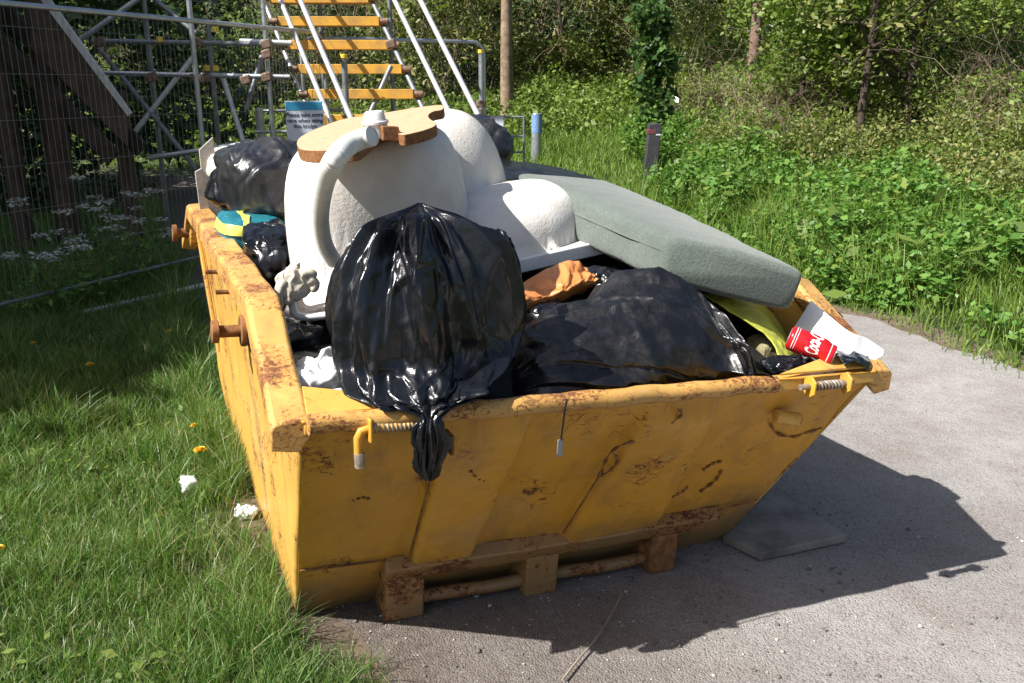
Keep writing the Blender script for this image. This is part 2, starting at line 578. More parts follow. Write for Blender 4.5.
M['gelcoat'] = gelcoat()
M['acrylic'] = simple('white_acrylic_rim', (0.74, 0.75, 0.76), 0.3, 0, 0.06, 8, 0.02)


def cushion_mat():
    m, nt, b = new_mat('sage_chenille')
    co = coords(nt)
    n = noise_tex(nt, 3, 5, 0.6, co)
    base = ramp(nt, n.outputs[0], [(0.3, (0.095, 0.12, 0.102)), (0.7, (0.15, 0.175, 0.15))])
    n1 = noise_tex(nt, 105, 4, 0.75, co)
    c = mixc(nt, ramp(nt, n1.outputs[0], [(0.38, 0.0), (0.62, 0.75)]), base, (0.075, 0.09, 0.08))
    L(nt, c, b.inputs['Base Color'])
    b.inputs['Roughness'].default_value = 0.9
    b.inputs['Sheen Weight'].default_value = 0.25
    b.inputs['Specular IOR Level'].default_value = 0.15
    bump(nt, b, n1.outputs[0], 0.6, 0.006)
    return m


M['cushion'] = cushion_mat()
M['flange_stain'] = simple('stained_gelcoat', (0.62, 0.58, 0.53), 0.6, 0, 0.2, 26, 0.3, 0.3, (0.28, 0.17, 0.1))


def ground_mat():
    m, nt, b = new_mat('turf_soil')
    co = coords(nt)
    n = noise_tex(nt, 1.6, 8, 0.65, co)
    n2 = noise_tex(nt, 22, 6, 0.7, co)
    c = ramp(nt, n.outputs[0], [(0.3, (0.03, 0.035, 0.014)), (0.55, (0.04, 0.06, 0.016)), (0.75, (0.06, 0.075, 0.025))])
    c = mixc(nt, ramp(nt, n2.outputs[0], [(0.4, 0.0), (0.7, 0.6)]), c, (0.07, 0.055, 0.035))
    L(nt, c, b.inputs['Base Color'])
    b.inputs['Roughness'].default_value = 0.95
    bump(nt, b, n2.outputs[0], 0.8, 0.04)
    return m


def road_mat():
    m, nt, b = new_mat('gravelly_tarmac')
    co = coords(nt)
    n0 = noise_tex(nt, 0.7, 6, 0.6, co)
    n1 = noise_tex(nt, 7, 8, 0.7, co)
    base = ramp(nt, n0.outputs[0], [(0.3, (0.235, 0.217, 0.205)), (0.5, (0.285, 0.268, 0.256)), (0.7, (0.34, 0.322, 0.31))])
    c = mixc(nt, ramp(nt, n1.outputs[0], [(0.45, 0.0), (0.7, 0.45)]), base, (0.155, 0.138, 0.125))
    # pinkish worn patches and trodden soil along the skip's end
    nP = noise_tex(nt, 1.7, 5, 0.65, co)
    c = mixc(nt, ramp(nt, nP.outputs[0], [(0.52, 0.0), (0.66, 0.5)]), c, (0.23, 0.18, 0.16))
    vor = N(nt, 'TexVoronoi', feature='F1')
    vor.inputs['Scale'].default_value = 150
    L(nt, co, vor.inputs['Vector'])
    sep = N(nt, 'SeparateColor')
    L(nt, vor.outputs['Color'], sep.inputs[0])
    c = mixc(nt, ramp(nt, sep.outputs[0], [(0.0, 0.5), (0.4, 0.0), (1.0, 0.0)]), c, (0.075, 0.068, 0.06))
    c = mixc(nt, ramp(nt, sep.outputs[1], [(0.84, 0.0), (0.97, 0.4)]), c, (0.40, 0.38, 0.36))
    geo = N(nt, 'NewGeometry')
    dv = N(nt, 'VectorMath', operation='DOT_PRODUCT')
    L(nt, geo.outputs['Position'], dv.inputs[0])
    dv.inputs[1].default_value = (math.cos(PSI), math.sin(PSI), 0)
    v_ = math_(nt, 'SUBTRACT', dv.outputs['Value'], SO.x * math.cos(PSI) + SO.y * math.sin(PSI))
    nQ = noise_tex(nt, 3.2, 6, 0.7, co)
    q_ = math_(nt, 'ADD', v_, math_(nt, 'MULTIPLY', math_(nt, 'SUBTRACT', nQ.outputs[0], 0.5), 1.6))
    mr = N(nt, 'MapRange')
    mr.inputs['From Min'].default_value, mr.inputs['From Max'].default_value = 1.7, 0.2
    L(nt, q_, mr.inputs['Value'])
    shaded_soil = ramp(nt, noise_tex(nt, 30, 6, 0.7, co).outputs[0], [(0.3, (0.06, 0.045, 0.035)), (0.6, (0.125, 0.1, 0.083)), (0.75, (0.2, 0.17, 0.15))])
    c = mixc(nt, math_(nt, 'MULTIPLY', mr.outputs[0], 0.9), c, shaded_soil)  # trodden soil, its colour also darkened to deepen the skip's shadow
    L(nt, c, b.inputs['Base Color'])
    b.inputs['Roughness'].default_value = 0.9
    b.inputs['Specular IOR Level'].default_value = 0.25
    n3 = noise_tex(nt, 40, 6, 0.7, co)
    h = math_(nt, 'ADD', math_(nt, 'MULTIPLY', vor.outputs['Distance'], -0.8), math_(nt, 'ADD', n3.outputs[0], math_(nt, 'MULTIPLY', n1.outputs[0], 1.5)))
    bump(nt, b, h, 0.7, 0.009)
    return m


M['ground'] = ground_mat()
M['road'] = road_mat()
M['dirt'] = simple('trodden_dirt', (0.17, 0.125, 0.095), 0.95, 0, 0.25, 6, 0.8, 0.2, (0.09, 0.07, 0.05), 0.02)

# ------------------------------------------------------------------ ground and track
def axis_steps(a0, a1, lo, hi, fine, grow):
    xs = list(np.arange(lo, hi, fine))
    x, d = hi, fine
    while x < a1:
        xs.append(x); x += d; d *= grow
    xs.append(a1)
    x, d = lo, fine
    left = []
    while x > a0:
        left.append(x); x -= d; d *= grow
    left.append(a0)
    return np.array(sorted(set(left + xs)))


def build_ground():
    X = axis_steps(-120, 120, -9, 11, 0.2, 1.25)
    Y = axis_steps(-30, 220, -1, 14, 0.2, 1.2)
    xx, yy = np.meshgrid(X, Y)
    zz = ground_z(xx, yy)
    V = np.stack([xx, yy, zz], -1).reshape(-1, 3)
    nx, ny = len(X), len(Y)
    i = np.arange(nx * ny).reshape(ny, nx)
    idx = np.stack([i[:-1, :-1], i[:-1, 1:], i[1:, 1:], i[1:, :-1]], -1)
    tag(raw_mesh('ground', V, 4, M['ground'], None, idx, smooth=True), 'grassy ground rising to a wooded bank', kind='structure')


def uv_world(u, v):
    x = SO.x + SU.x * u + math.cos(PSI) * v
    y = SO.y + SU.y * u + math.sin(PSI) * v
    return x, y


def edge_wobble(u, seed):
    return 0.10 * np.sin(u * 1.7 + seed) + 0.06 * np.sin(u * 4.3 + 2 * seed) + 0.03 * np.sin(u * 11 + 3 * seed)


def strip(name, v_lo, v_hi, u0, u1, n_u, n_v, lift, mat, label):
    u = np.linspace(u0, u1, n_u)
    rows = []
    for j in range(n_v + 1):
        f = j / n_v
        vv = (v_lo + edge_wobble(u, 1.3 + v_lo)) * (1 - f) + (v_hi + edge_wobble(u, 4.1 + v_hi)) * f
        x, y = uv_world(u, vv)
        z = ground_z(x, y) + lift
        rows.append(np.stack([x, y, z], -1))
    V = np.array(rows)
    i = np.arange(V.shape[0] * V.shape[1]).reshape(V.shape[:2])
    idx = np.stack([i[:-1, :-1], i[:-1, 1:], i[1:, 1:], i[1:, :-1]], -1)
    tag(raw_mesh(name, V, 4, mat, None, idx, smooth=True), label, kind='structure')


ROAD_L = 0.2
build_ground()
strip('dirt_path', ROAD_L - 0.22, V_EDGE + 0.22, -9, 15, 160, 30, 0.008, M['dirt'], 'bare trodden dirt edging the track')
strip('road', ROAD_L, V_EDGE - 0.05, -9, 15, 160, 30, 0.014, M['road'], 'pale gravelly tarmac track')

# ------------------------------------------------------------------ the skip
W, HF, SI, TI, K1, HK, K2, FW = 1.898, 0.898, 0.568, 0.088, 0.44, 1.123, 2.593, 0.074
LN = K1 + K2


def loc_face(px, py, off=0.0):
    d = SM @ ray(px, py)
    c = SM @ (CAMV - SO)
    nf = Vector((HF, 0, SI))
    t = (SI * HF - off * nf.length - c.dot(nf)) / d.dot(nf)
    return c + d * t


def face_line(p, q):
    a, b_ = loc_face(*p), loc_face(*q)
    k = (b_.y - a.y) / (b_.z - a.z)
    return lambda z: a.y + k * (z - a.z)


RIBS = [(face_line((430, 478), (409, 556)), face_line((517, 440), (466, 550))),
        (face_line((603, 470), (565, 528)), face_line((702, 425), (652, 520)))]
N_FRONT = Vector((-HF, 0, -SI)).normalized()


def fbm(x, y, z, o=4):
    return noise.fractal(Vector((x, y, z)), 1.0, 2.0, o)


def build_skip():
    root = thing('rubbish_skip', S(LN / 2, W / 2, 0), 'rusty yellow steel rubbish skip overflowing with bags and bulky waste', 'skip')
    # end panels with pressed ribs
    for end in (0, 1):
        na, nz = 150, 70
        V = []
        for j in range(nz + 1):
            f = j / nz
            z = HF * (1 - f)
            for i in range(na + 1):
                a = i / na
                v = TI * f + a * (W - 2 * TI * f)
                u = SI * f
                d = 0.0
                if 0.2 < z < 0.84:
                    for lo, hi in RIBS:
                        x0, x1 = lo(z), hi(z)
                        e = min(v - x0, x1 - v)
                        d = max(d, 0.040 * min(1, max(0, (e + 0.02) / 0.03)))
                    d *= min(1, (0.84 - z) / 0.05, max(0, (z - 0.2) / 0.03))
                d += 0.012 * fbm(v * 2.1 + 5 * end, z * 2.3, 3.1) + 0.003 * fbm(v * 9, z * 9, 1.7)
                p = Vector((u, v, z)) + N_FRONT * d
                if end:
                    p.x = LN - p.x
                V.append(S(*p))
        i = np.arange((na + 1) * (nz + 1)).reshape(nz + 1, na + 1)
        F = np.stack([i[:-1, :-1], i[:-1, 1:], i[1:, 1:], i[1:, :-1]], -1).reshape(-1, 4).tolist()
        o = mesh_obj('end_panel', V, F, M['paint'], root, 40)
        md = o.modifiers.new('solid', 'SOLIDIFY')
        md.thickness = 0.006
        md.offset = 0
    # side panels
    for side in (0, 1):
        na, nz = 80, 26
        V = []
        for j in range(nz + 1):
            f = j / nz
            for i in range(na + 1):
                a = i / na
                ut = a * LN
                zt = HF + (HK - HF) * min(1, ut / K1, (LN - ut) / K1) - 0.012
                ub = SI + a * (LN - 2 * SI)
                u, z = ut * (1 - f) + ub * f, zt * (1 - f)
                v = TI * (1 - z / HF)
                dent = 0.0 if i in (0, na) else 0.014 * fbm(u * 1.9, z * 2.2, 8 + side) + 0.003 * fbm(u * 8, z * 8, 3)
                v += dent
                if side:
                    v = W - v
                V.append(S(u, v, z))
        i = np.arange((na + 1) * (nz + 1)).reshape(nz + 1, na + 1)
        F = np.stack([i[:-1, :-1], i[:-1, 1:], i[1:, 1:], i[1:, :-1]], -1).reshape(-1, 4).tolist()
        o = mesh_obj('side_panel', V, F, M['paint_rusty'], root, 40)
        md = o.modifiers.new('solid', 'SOLIDIFY')
        md.thickness = 0.006
        md.offset = 0
    # floor
    MB().box(S(LN / 2, W / 2, 0.012), SU * (LN / 2 - SI), SV * (W / 2 - TI), SZ * 0.008).build('floor_plate', M['rust'], root)
    # side rails: a folded box section following the top edge
    for side in (0, 1):
        path = [(0.0, HF), (K1, HK), (K2, HK), (LN, HF)]
        fine = []
        for (u0, z0), (u1, z1) in zip(path, path[1:]):
            m = max(2, int((u1 - u0) / 0.05))
            fine += [(u0 + (u1 - u0) * q / m, z0 + (z1 - z0) * q / m) for q in range(m)]
        fine.append(path[-1])
        prof = [(-FW, -0.018), (-FW + 0.012, -0.006), (0.012, 0.004), (0.022, -0.006), (0.022, -0.05), (-0.004, -0.085), (-FW, -0.075)]
        mb = MB()
        V = []
        for q, (u, z) in enumerate(fine):
            for (pv, pz) in prof:
                n1 = 0.004 * noise.noise(Vector((u * 6, pv * 20, side * 7)))
                v = pv + n1 + 0.006 * noise.noise(Vector((u * 2.2, 3, side)))
                V.append(S(u, W - v if side else v, z + pz + 0.004 * noise.noise(Vector((u * 5, pv * 9, 5 + side)))))
        n = len(prof)
        F = []
        for q in range(len(fine) - 1):
            for k in range(n):
                F.append((q * n + k, q * n + (k + 1) % n, (q + 1) * n + (k + 1) % n, (q + 1) * n + k))
        F += [tuple(range(n)), tuple(range(len(V) - n, len(V)))]
        mb.add(V, F)
        mb.build('side_rail', M['rail_top'], root, 30, 0.004, 2)
    # end rails: rolled top edge in the middle, flat lip towards the corners
    for end in (0, 1):
        mb = MB()
        mb.box(S(0.024, W / 2, HF - 0.022), SU * 0.026, SV * (W / 2 - 0.004), SZ * 0.02)
        o = mb.build('end_lip', M['paint_rusty'], root, 30, 0.006)
        pts = [S(-0.012 + 0.004 * math.sin(q), 0.012 + q * 0.05, HF - 0.008 + 0.003 * math.sin(q * 1.7)) for q in range(30)]
        o2 = MB().tube(pts, 0.027, 14).build('rolled_rim', M['rail_top'], root, 60)
        if end:
            for oo in (o, o2):
                me = oo.data
                for vv in me.vertices:
                    w = vv.co + WL[root.name]
                    l = SM @ (w - SO)
                    l.x = LN - l.x
                    vv.co = S(*l) - WL[root.name]
    # corner gussets
    for u0, su in ((0.0, 1), (LN, -1)):
        for side in (0, 1):
            f = lambda v: W - v if side else v
            poly = [S(u0 + su * 0.012, f(0.015), HF + 0.006), S(u0 + su * 0.012, f(0.40), HF + 0.006), S(u0 + su * 0.10, f(0.02), HF + 0.05)]
            MB().prism(poly, SZ * 0.008).build('corner_gusset', M['paint_rusty'], root, 30, 0.002)
    # ledge channel over the feet
    a, b_ = loc_face(386, 566, 0.03), loc_face(718, 516, 0.03)
    zt = 0.5 * (a.z + b_.z) + 0.03
    fu = lambda z: SI * (1 - z / HF)
    poly = [(fu(zt) + 0.0, zt), (fu(zt - 0.035) - 0.06, zt - 0.035), (fu(zt - 0.10) - 0.055, zt - 0.10), (fu(zt - 0.105) + 0.0, zt - 0.105)]
    mb = MB()
    nn = 40
    for q in range(nn + 1):
        v = a.y + (b_.y - a.y) * q / nn
        for (u, z) in poly:
            mb.v.append(tuple(S(u + 0.004 * noise.noise(Vector((v * 5, z * 9, 2))), v, z + 0.005 * noise.noise(Vector((v * 4, u * 9, 4))))))
    for q in range(nn):
        for k in range(4):
            mb.f.append((q * 4 + k, q * 4 + (k + 1) % 4, q * 4 + 4 + (k + 1) % 4, q * 4 + 4 + k))
    mb.f += [(0, 1, 2, 3), (nn * 4 + 3, nn * 4 + 2, nn * 4 + 1, nn * 4)]
    mb.m = [0] * len(mb.f)
    mb.build('ledge_channel', M['foot_paint'], root, 30, 0.005)
    # feet and tipping bar
    cen = []
    for (px, py, hw, top) in ((405, 620, 0.066, (405, 574)), (541, 595, 0.062, (541, 555)), (662, 573, 0.058, (662, 535))):
        l = loc_on(px, py, 2, 0.012)
        cen.append(l)
        ztop = zt - 0.09
        mb = MB()
        mb.box(S((l.x + SI) / 2, l.y, (ztop + 0.012) / 2), SU * ((SI - l.x) / 2), SV * hw, SZ * ((ztop - 0.012) / 2))
        mb.build('foot', M['rust'] if px == 662 else M['foot_paint'], root, 30, 0.008)
    pts = [S(cen[0].x + 0.05 + q * 0.0, cen[0].y + (cen[2].y - cen[0].y) * q / 14, 0.055 + 0.004 * math.sin(q)) for q in range(-1, 15)]
    MB().tube(pts, 0.023, 14).build('tipping_bar', M['foot_paint'], root, 60)
    # lifting lugs on both sides
    for side in (0, 1):
        for (px, py, r, lg) in ((233, 331, 0.034, 0.11), (190, 233, 0.038, 0.12)):
            l = loc_on(px, py, 1, -0.05)
            v0 = TI * (1 - l.z / HF)
            f = lambda v: W - v if side else v
            mb = MB()
            mb.tube([S(l.x, f(v0), l.z), S(l.x, f(v0 - lg), l.z)], r * 0.62, 20)
            mb.tube([S(l.x, f(v0 - lg - 0.012), l.z), S(l.x, f(v0 - lg + 0.012), l.z)], r * 1.15, 24)
            mb.tube([S(l.x, f(v0 - 0.008), l.z), S(l.x, f(v0 - 0.028), l.z)], r * 1.6, 24)
            mb.build('lifting_lug', M['rust'], root, 40, 0.003)
            if px == 190:
                MB().tube([S(l.x, f(v0 - 0.002), l.z + 0.02), S(l.x, f(v0 - 0.05), l.z + 0.02)], 0.095, 28).build('lug_boss', M['paint_rusty'], root, 40, 0.006)
        for (px, py) in ((213, 272), (224, 292)):
            l = loc_on(px, py, 1, -0.04)
            f = lambda v: W - v if side else v
            MB().tube([S(l.x, f(0.02), l.z), S(l.x, f(-0.07), l.z)], 0.009, 10).build('rail_pin', M['rust'], root, 40)
        l0, l1 = loc_on(205, 285, 1, -0.02), loc_on(222, 360, 1, 0.0)
        f = lambda v: W - v if side else v
        MB().tube([S(K2 - 0.05, f(-0.028), 0.98), S(K2 - 0.25, f(0.035), 0.42)], 0.011, 8).build('side_strut', M['paint_rusty'], root, 40)

    # spring bolts under the front rim
    def spring(parent, p, q, r, turns):
        p, q = Vector(p), Vector(q)
        ax = (q - p).normalized()
        a = ax.orthogonal().normalized()
        b = ax.cross(a)
        n = turns * 12
        pts = [p + (q - p) * (i / n) + (a * math.cos(i * math.pi / 6) + b * math.sin(i * math.pi / 6)) * r for i in range(n + 1)]
        return MB().tube(pts, r * 0.34, 6).build('spring', M['spring'], parent, 60)

    u0 = -0.035
    bolt = MB()
    path = [(360, 466), (358.5, 452), (358, 438), (361, 431), (368, 428.5), (380, 427), (418, 425)]
    bolt.tube([on(x, y, 0, u0) for x, y in path], 0.0115, 12)
    bo = bolt.build('locking_bolt', M['paint'], root, 60)
    MB().tube([on(360, 467, 0, u0), on(359, 453, 0, u0)], 0.0135, 12).build('bolt_sleeve', M['spring'], bo, 60)
    spring(bo, on(373, 428, 0, u0), on(419, 425.5, 0, u0), 0.011, 11)
    c = on(369, 429, 0, u0)
    MB().box(c, SV * 0.004, SZ * 0.03 + SU * 0.004, SU * 0.022).build('bolt_plate', M['paint'], root, 30, 0.003)
    c = on(449, 442, 0, u0 + 0.02)
    MB().box(c, SV * 0.005, SZ * 0.028, SU * 0.03).build('bolt_plate', M['rust'], root, 30, 0.003)
    bo2 = MB().tube([on(800, 387.5, 0, u0), on(852, 382, 0, u0)], 0.010, 12).build('locking_bolt', M['spring'], root, 60)
    spring(bo2, on(812, 386.5, 0, u0), on(842, 383.5, 0, u0), 0.012, 9)
    for (x, y) in ((809, 387), (845, 383)):
        c = on(x, y, 0, u0)
        MB().prism([c + SZ * 0.042 * math.cos(k) * 0.9 + SU * 0.03 * math.sin(k) for k in [i * math.pi / 3 for i in range(6)]], SV * 0.008).build('bolt_plate', M['paint'], root, 30, 0.002)
    # tube lug on the face
    l = loc_face(784, 410)
    p0 = S(*l)
    nW = SU * N_FRONT.x + SZ * N_FRONT.z
    mb = MB()
    mb.tube([p0 - SV * 0.05 + nW * 0.02, p0 + SV * 0.035 + nW * 0.045], 0.024, 16)
    mb.build('pivot_lug', M['paint_rusty'], root, 50, 0.003)
    # weld seam running round the right of the face, and the row of the lower plate
    for line in (((300, 571), (386, 560)), ((718, 510), (757, 500))):
        pts = []
        for q in range(14):
            f = q / 13
            l = loc_face(line[0][0] + (line[1][0] - line[0][0]) * f, line[0][1] + (line[1][1] - line[0][1]) * f, 0.004 + 0.012)
            pts.append(S(*l))
        MB().tube(pts, 0.004, 6).build('dark_seam', M['rust'], root, 60)
    for p, q, rr in (((430, 480), (408, 562), 0.0035), ((603, 470), (563, 533), 0.003), ((517, 440), (466, 553), 0.0022), ((702, 425), (650, 522), 0.0022)):  # dark lines draw the seams and shadow edges of the ribs
        pts = []
        for k in range(18):
            f = k / 17
            l = loc_face(p[0] + (q[0] - p[0]) * f, p[1] + (q[1] - p[1]) * f, 0.027 + 0.003 * math.sin(k * 2.1))
            pts.append(S(*l))
        MB().tube(pts, rr, 6).build('dark_seam', M['rust'], root, 60)
    # long dark scrapes through the paint
    for line in ([(598, 478), (604, 464), (611, 452), (624, 444), (640, 441)], [(600, 476), (612, 469), (618, 460), (614, 454)], [(771, 424), (776, 433), (792, 437), (806, 433), (822, 428)],
                 [(672, 497), (682, 492), (688, 486)], [(524, 492), (532, 494), (538, 488)], [(703, 470), (712, 464), (722, 461)], [(660, 425), (672, 422), (682, 414), (678, 409)],
                 [(352, 500), (362, 497), (370, 499)], [(470, 470), (478, 478), (486, 480)], [(700, 492), (716, 480), (722, 470)]):
        pts = catmull([list(p) for p in line], 14)
        mb = MB()
        mb.tube([S(*loc_face(p[0], p[1], 0.006 + (0.03 if 430 < p[0] < 515 or 575 < p[0] < 690 else 0.0))) for p in pts], [0.004 + 0.003 * math.sin(i * 1.9) for i in range(14)], 6)
        mb.build('paint_scrape', M['rust'], root, 60)
    return root


SKIP = build_skip()

# ------------------------------------------------------------------ the load
def ridged(p, o=4):
    return noise.ridged_multi_fractal(p, 0.9, 2.1, o, 1.0, 2.0)


def wrinkle(p, k=1.0):
    """crumpled-plastic relief around zero, roughly -1..1"""
    q = Vector((p.x * 3.2, p.y * 3.2, p.z * 2.0)) * k
    w = noise.noise_vector(q * 0.7) * 0.35
    return (ridged(q + w, 4) - 1.1) * 0.6 + 0.35 * (1 - 2 * abs(noise.noise(q * 2.7 + w)))


def creases(X, Y, seed, n, amp, wid, leng, ang, asd, warp=0.25):
    """film-like relief: many straight-sided folds (tent profile) of random place, reach and width in a flat parameter space"""
    r = np.random.default_rng(seed)
    X = np.asarray(X, float); Y = np.asarray(Y, float)
    x0, x1, y0, y1 = X.min(), X.max(), Y.min(), Y.max()
    sc = max(x1 - x0, y1 - y0)
    Xw = X + warp * 0.12 * sc * (np.sin(Y / sc * 7 + seed) * 0.5 + np.sin((X + Y) / sc * 11 + 2 * seed) * 0.25)
    Yw = Y + warp * 0.12 * sc * np.sin(X / sc * 6 + 1.7 * seed) * 0.5
    out = np.zeros_like(X)
    for _ in range(n):
        cx, cy = r.uniform(x0, x1), r.uniform(y0, y1)
        a = r.normal(ang, asd)
        ca, sa = math.cos(a), math.sin(a)
        w = wid[0] * (wid[1] / wid[0]) ** r.random()
        l = leng[0] * (leng[1] / leng[0]) ** r.random()
        bend = r.normal(0, 0.6) / l
        al = (Xw - cx) * ca + (Yw - cy) * sa
        ac = -(Xw - cx) * sa + (Yw - cy) * ca + bend * al * al * 0.5
        k = r.uniform(0.5, 1.6)
        side = np.where(ac > 0, ac / w, -ac / (w * k))
        out += r.choice([1, 1, -0.8]) * r.uniform(0.4, 1) * amp * (w / wid[1]) ** 0.8 * np.clip(1 - side, 0, 1) * np.clip(1.2 - (np.abs(al) / l) ** 2, 0, 1)
    return out


def loft(name, stations, ns, nt_, disp, mat, parent=None, closed_ends=True, cr=None, rest=False):
    """stations: rows of (centre 3, axis one 3, axis two 3); disp(s, theta, p) moves along the outward direction"""
    st = catmull([list(c) + list(a) + list(b) for c, a, b in stations], ns)
    V = []
    CR = None
    if cr is not None:
        tt, ss = np.meshgrid(np.linspace(-math.pi, math.pi, nt_, endpoint=False), np.linspace(0, 1, ns))
        CR = cr(tt, ss)
    for i, r in enumerate(st):
        c, a, b = Vector(r[0:3]), Vector(r[3:6]), Vector(r[6:9])
        s = i / (ns - 1)
        for k in range(nt_):
            th = 2 * math.pi * k / nt_
            d = a * math.cos(th) + b * math.sin(th)
            p = c + d
            n = d.normalized() if d.length > 1e-6 else Vector((0, 0, 1))
            V.append(p + n * (disp(s, th, p, d.length) + (CR[i, (k + nt_ // 2) % nt_] if CR is not None else 0.0) * min(1, d.length / 0.12)))
    if rest:                                        # film rests on the rim instead of passing through the wall
        for i, p in enumerate(V):
            l = SM @ (p - SO)
            if l.x < 0.055:
                l.z = max(l.z, HF + 0.024 - 0.35 * max(0, -0.03 - l.x))
            else:
                l.x = max(l.x, min(l.x + 0.0, 0.06)) if l.z > HF else max(l.x, 0.06 + (HF - l.z) * 0.5)
            V[i] = S(*l)
    F = []
    for i in range(ns - 1):
        for k in range(nt_):
            F.append((i * nt_ + k, i * nt_ + (k + 1) % nt_, (i + 1) * nt_ + (k + 1) % nt_, (i + 1) * nt_ + k))
    if closed_ends:
        F.append(tuple(range(nt_)))
        F.append(tuple((ns - 1) * nt_ + k for k in range(nt_)))
    return mesh_obj(name, [tuple(v) for v in V], F, mat, parent, 180)


def lump(name, c, ru, rv, rz, mat, seed=0, amp=0.05, k=1.0, tilt=0.0, yaw=0.0, power=0.75, nu=96, nv=64, tie=None, parent=None, flat=None, keep=None):
    """crumpled sack: a rounded box-like body with creases; tie pinches one pole into a gathered neck"""
    c = Vector(c)
    cu, su = math.cos(yaw), math.sin(yaw)
    A = (SU * cu + SV * su)
    B = (SV * cu - SU * su)
    Z = SZ.copy()
    ct, st_ = math.cos(tilt), math.sin(tilt)
    B, Z = B * ct + Z * st_, Z * ct - B * st_
    V, Q = [], []
    tt, pp = np.meshgrid(np.arange(nu) / nu * 2 * math.pi, np.arange(nv + 1) / nv * math.pi)
    rm = (ru + rv + rz) / 3
    CR = creases(tt, pp, seed + 100, 70, amp * 0.75, (0.12, 0.5), (0.5, 1.6), math.pi / 2, 0.7) + creases(tt, pp, seed + 200, 120, amp * 0.3, (0.05, 0.16), (0.15, 0.6), 0, 2.0)
    edge = np.clip(np.minimum(tt, 2 * math.pi - tt) / 0.4, 0, 1)
    CR = CR * edge * np.sin(pp) ** 0.5
    sp = lambda x: math.copysign(abs(x) ** power, x)
    for j in range(nv + 1):
        ph = math.pi * j / nv
        for i in range(nu):
            th = 2 * math.pi * i / nu
            x, y, z = sp(math.sin(ph)) * sp(math.cos(th)), sp(math.sin(ph)) * sp(math.sin(th)), sp(math.cos(ph))
            if tie and j < nv * 0.3:
                f = 1 - j / (nv * 0.3)
                z += tie * f * f
                g = 1 - 0.35 * f
                x *= g; y *= g
            p = Vector((x * ru, y * rv, z * rz))
            Q.append((x, y, z))
            q = p + Vector((seed * 3.1, seed * 1.7, seed * 5.3))
            d = 0.35 * amp * wrinkle(q, k) + CR[j, i]
            n = Vector((x / ru, y / rv, z / rz)).normalized()
            p = p + n * d
            if flat is not None:
                p.z = max(p.z, flat)
            V.append(c + A * p.x + B * p.y + Z * p.z)
    F = [(j * nu + i, j * nu + (i + 1) % nu, (j + 1) * nu + (i + 1) % nu, (j + 1) * nu + i) for j in range(nv) for i in range(nu)]
    if keep:
        F = [f for f in F if all(keep(*Q[i]) for i in f)]
        used = sorted({i for f in F for i in f})
        remap = {o_: n_ for n_, o_ in enumerate(used)}
        V = [V[i] for i in used]
        F = [tuple(remap[i] for i in f) for f in F]
    return mesh_obj(name, [tuple(v) for v in V], F, mat, parent, 180)


def sheet(name, grid, mat, th=0.004, parent=None, smooth=180, sub=1):
    """a thin sheet through a grid of points, given a thickness"""
    nr, nc = len(grid), len(grid[0])
    V = [tuple(p) for row in grid for p in row]
    F = [(j * nc + i, j * nc + i + 1, (j + 1) * nc + i + 1, (j + 1) * nc + i) for j in range(nr - 1) for i in range(nc - 1)]
    o = mesh_obj(name, V, F, mat, parent, smooth)
    md = o.modifiers.new('solid', 'SOLIDIFY')
    md.thickness = th
    md.offset = 0
    if sub:
        s = o.modifiers.new('sub', 'SUBSURF')
        s.levels = s.render_levels = sub
    return o


def patch(rows, n, m):
    """smooth n x m grid through control rows of points"""
    R1 = [catmull([list(p) for p in r], m) for r in rows]
    cols = [catmull([list(R1[j][i]) for j in range(len(rows))], n) for i in range(m)]
    return [[Vector(cols[i][j]) for i in range(m)] for j in range(n)]


# --- dark crumpled sheeting filling the skip under everything
g = []
for j in range(90):
    u = 0.16 + (LN - 0.32) * j / 89
    row = []
    for i in range(70):
        v = 0.05 + (W - 0.1) * i / 69
        e = min(1, (u - 0.05) / 0.3, (LN - 0.05 - u) / 0.3)
        h = 0.80 + 0.14 * min(1, e) * min(1, 4 * min(i, 69 - i) / 69 + 0.2)
        p = Vector((u * 1.3, v * 1.3, 0.3))
        h += 0.07 * wrinkle(p, 1.0) + 0.03 * noise.noise(Vector((u * 9, v * 9, 0)))
        row.append(S(u, v, h))
    g.append(row)
tag(sheet('plastic_sheeting', g, M['rubbish_dark'], 0.004, sub=0),
    'crumpled black sheeting low in the skip under the bags and the tub', 'sheeting')

# --- the big black bag on the front rim, knotted tail hanging outside
BU = 0.20
sil = [  # y, left x, right x
    (203, 418, 422), (207, 411, 429), (213, 398, 441), (224, 376, 462), (240, 360, 480), (262, 348, 492), (290, 339, 499), (320, 337, 503), (345, 338, 502),
    (366, 345, 497), (379, 357, 486), (389, 374, 474), (397, 392, 462), (404, 408, 450), (412, 418, 442)]
stn = []
for i, (y, xl, xr) in enumerate(sil):
    f = i / (len(sil) - 1)
    uc = BU - 0.10 * max(0, (f - 0.55) / 0.45) ** 1.3
    if y > 360: uc = BU - 0.03 - 0.21 * ((y - 360) / 52) ** 0.9
    a, b = loc_on(xl, y, 0, uc), loc_on(xr, y, 0, uc)
    c = (a + b) / 2
    hw = (b - a).length / 2
    dep = hw * (0.75 if y < 400 else 0.6)
    stn.append((S(uc, c.y, c.z), SV * hw + SZ * 0.12 * hw * (1 if y > 225 and y < 400 else 0), -SU * dep + SZ * 0.25 * dep * (y < 240)))


def big_disp(s, th, p, r):
    x = abs(math.sin(5.5 * th + 0.8 * math.sin(s * 3)))
    end = max(0, abs(s - 0.45) * 2 - 0.45)
    return 0.16 * r * end * ((1 - x) - 0.4) + 0.004 * wrinkle(p, 3.2) * min(1, r / .1)


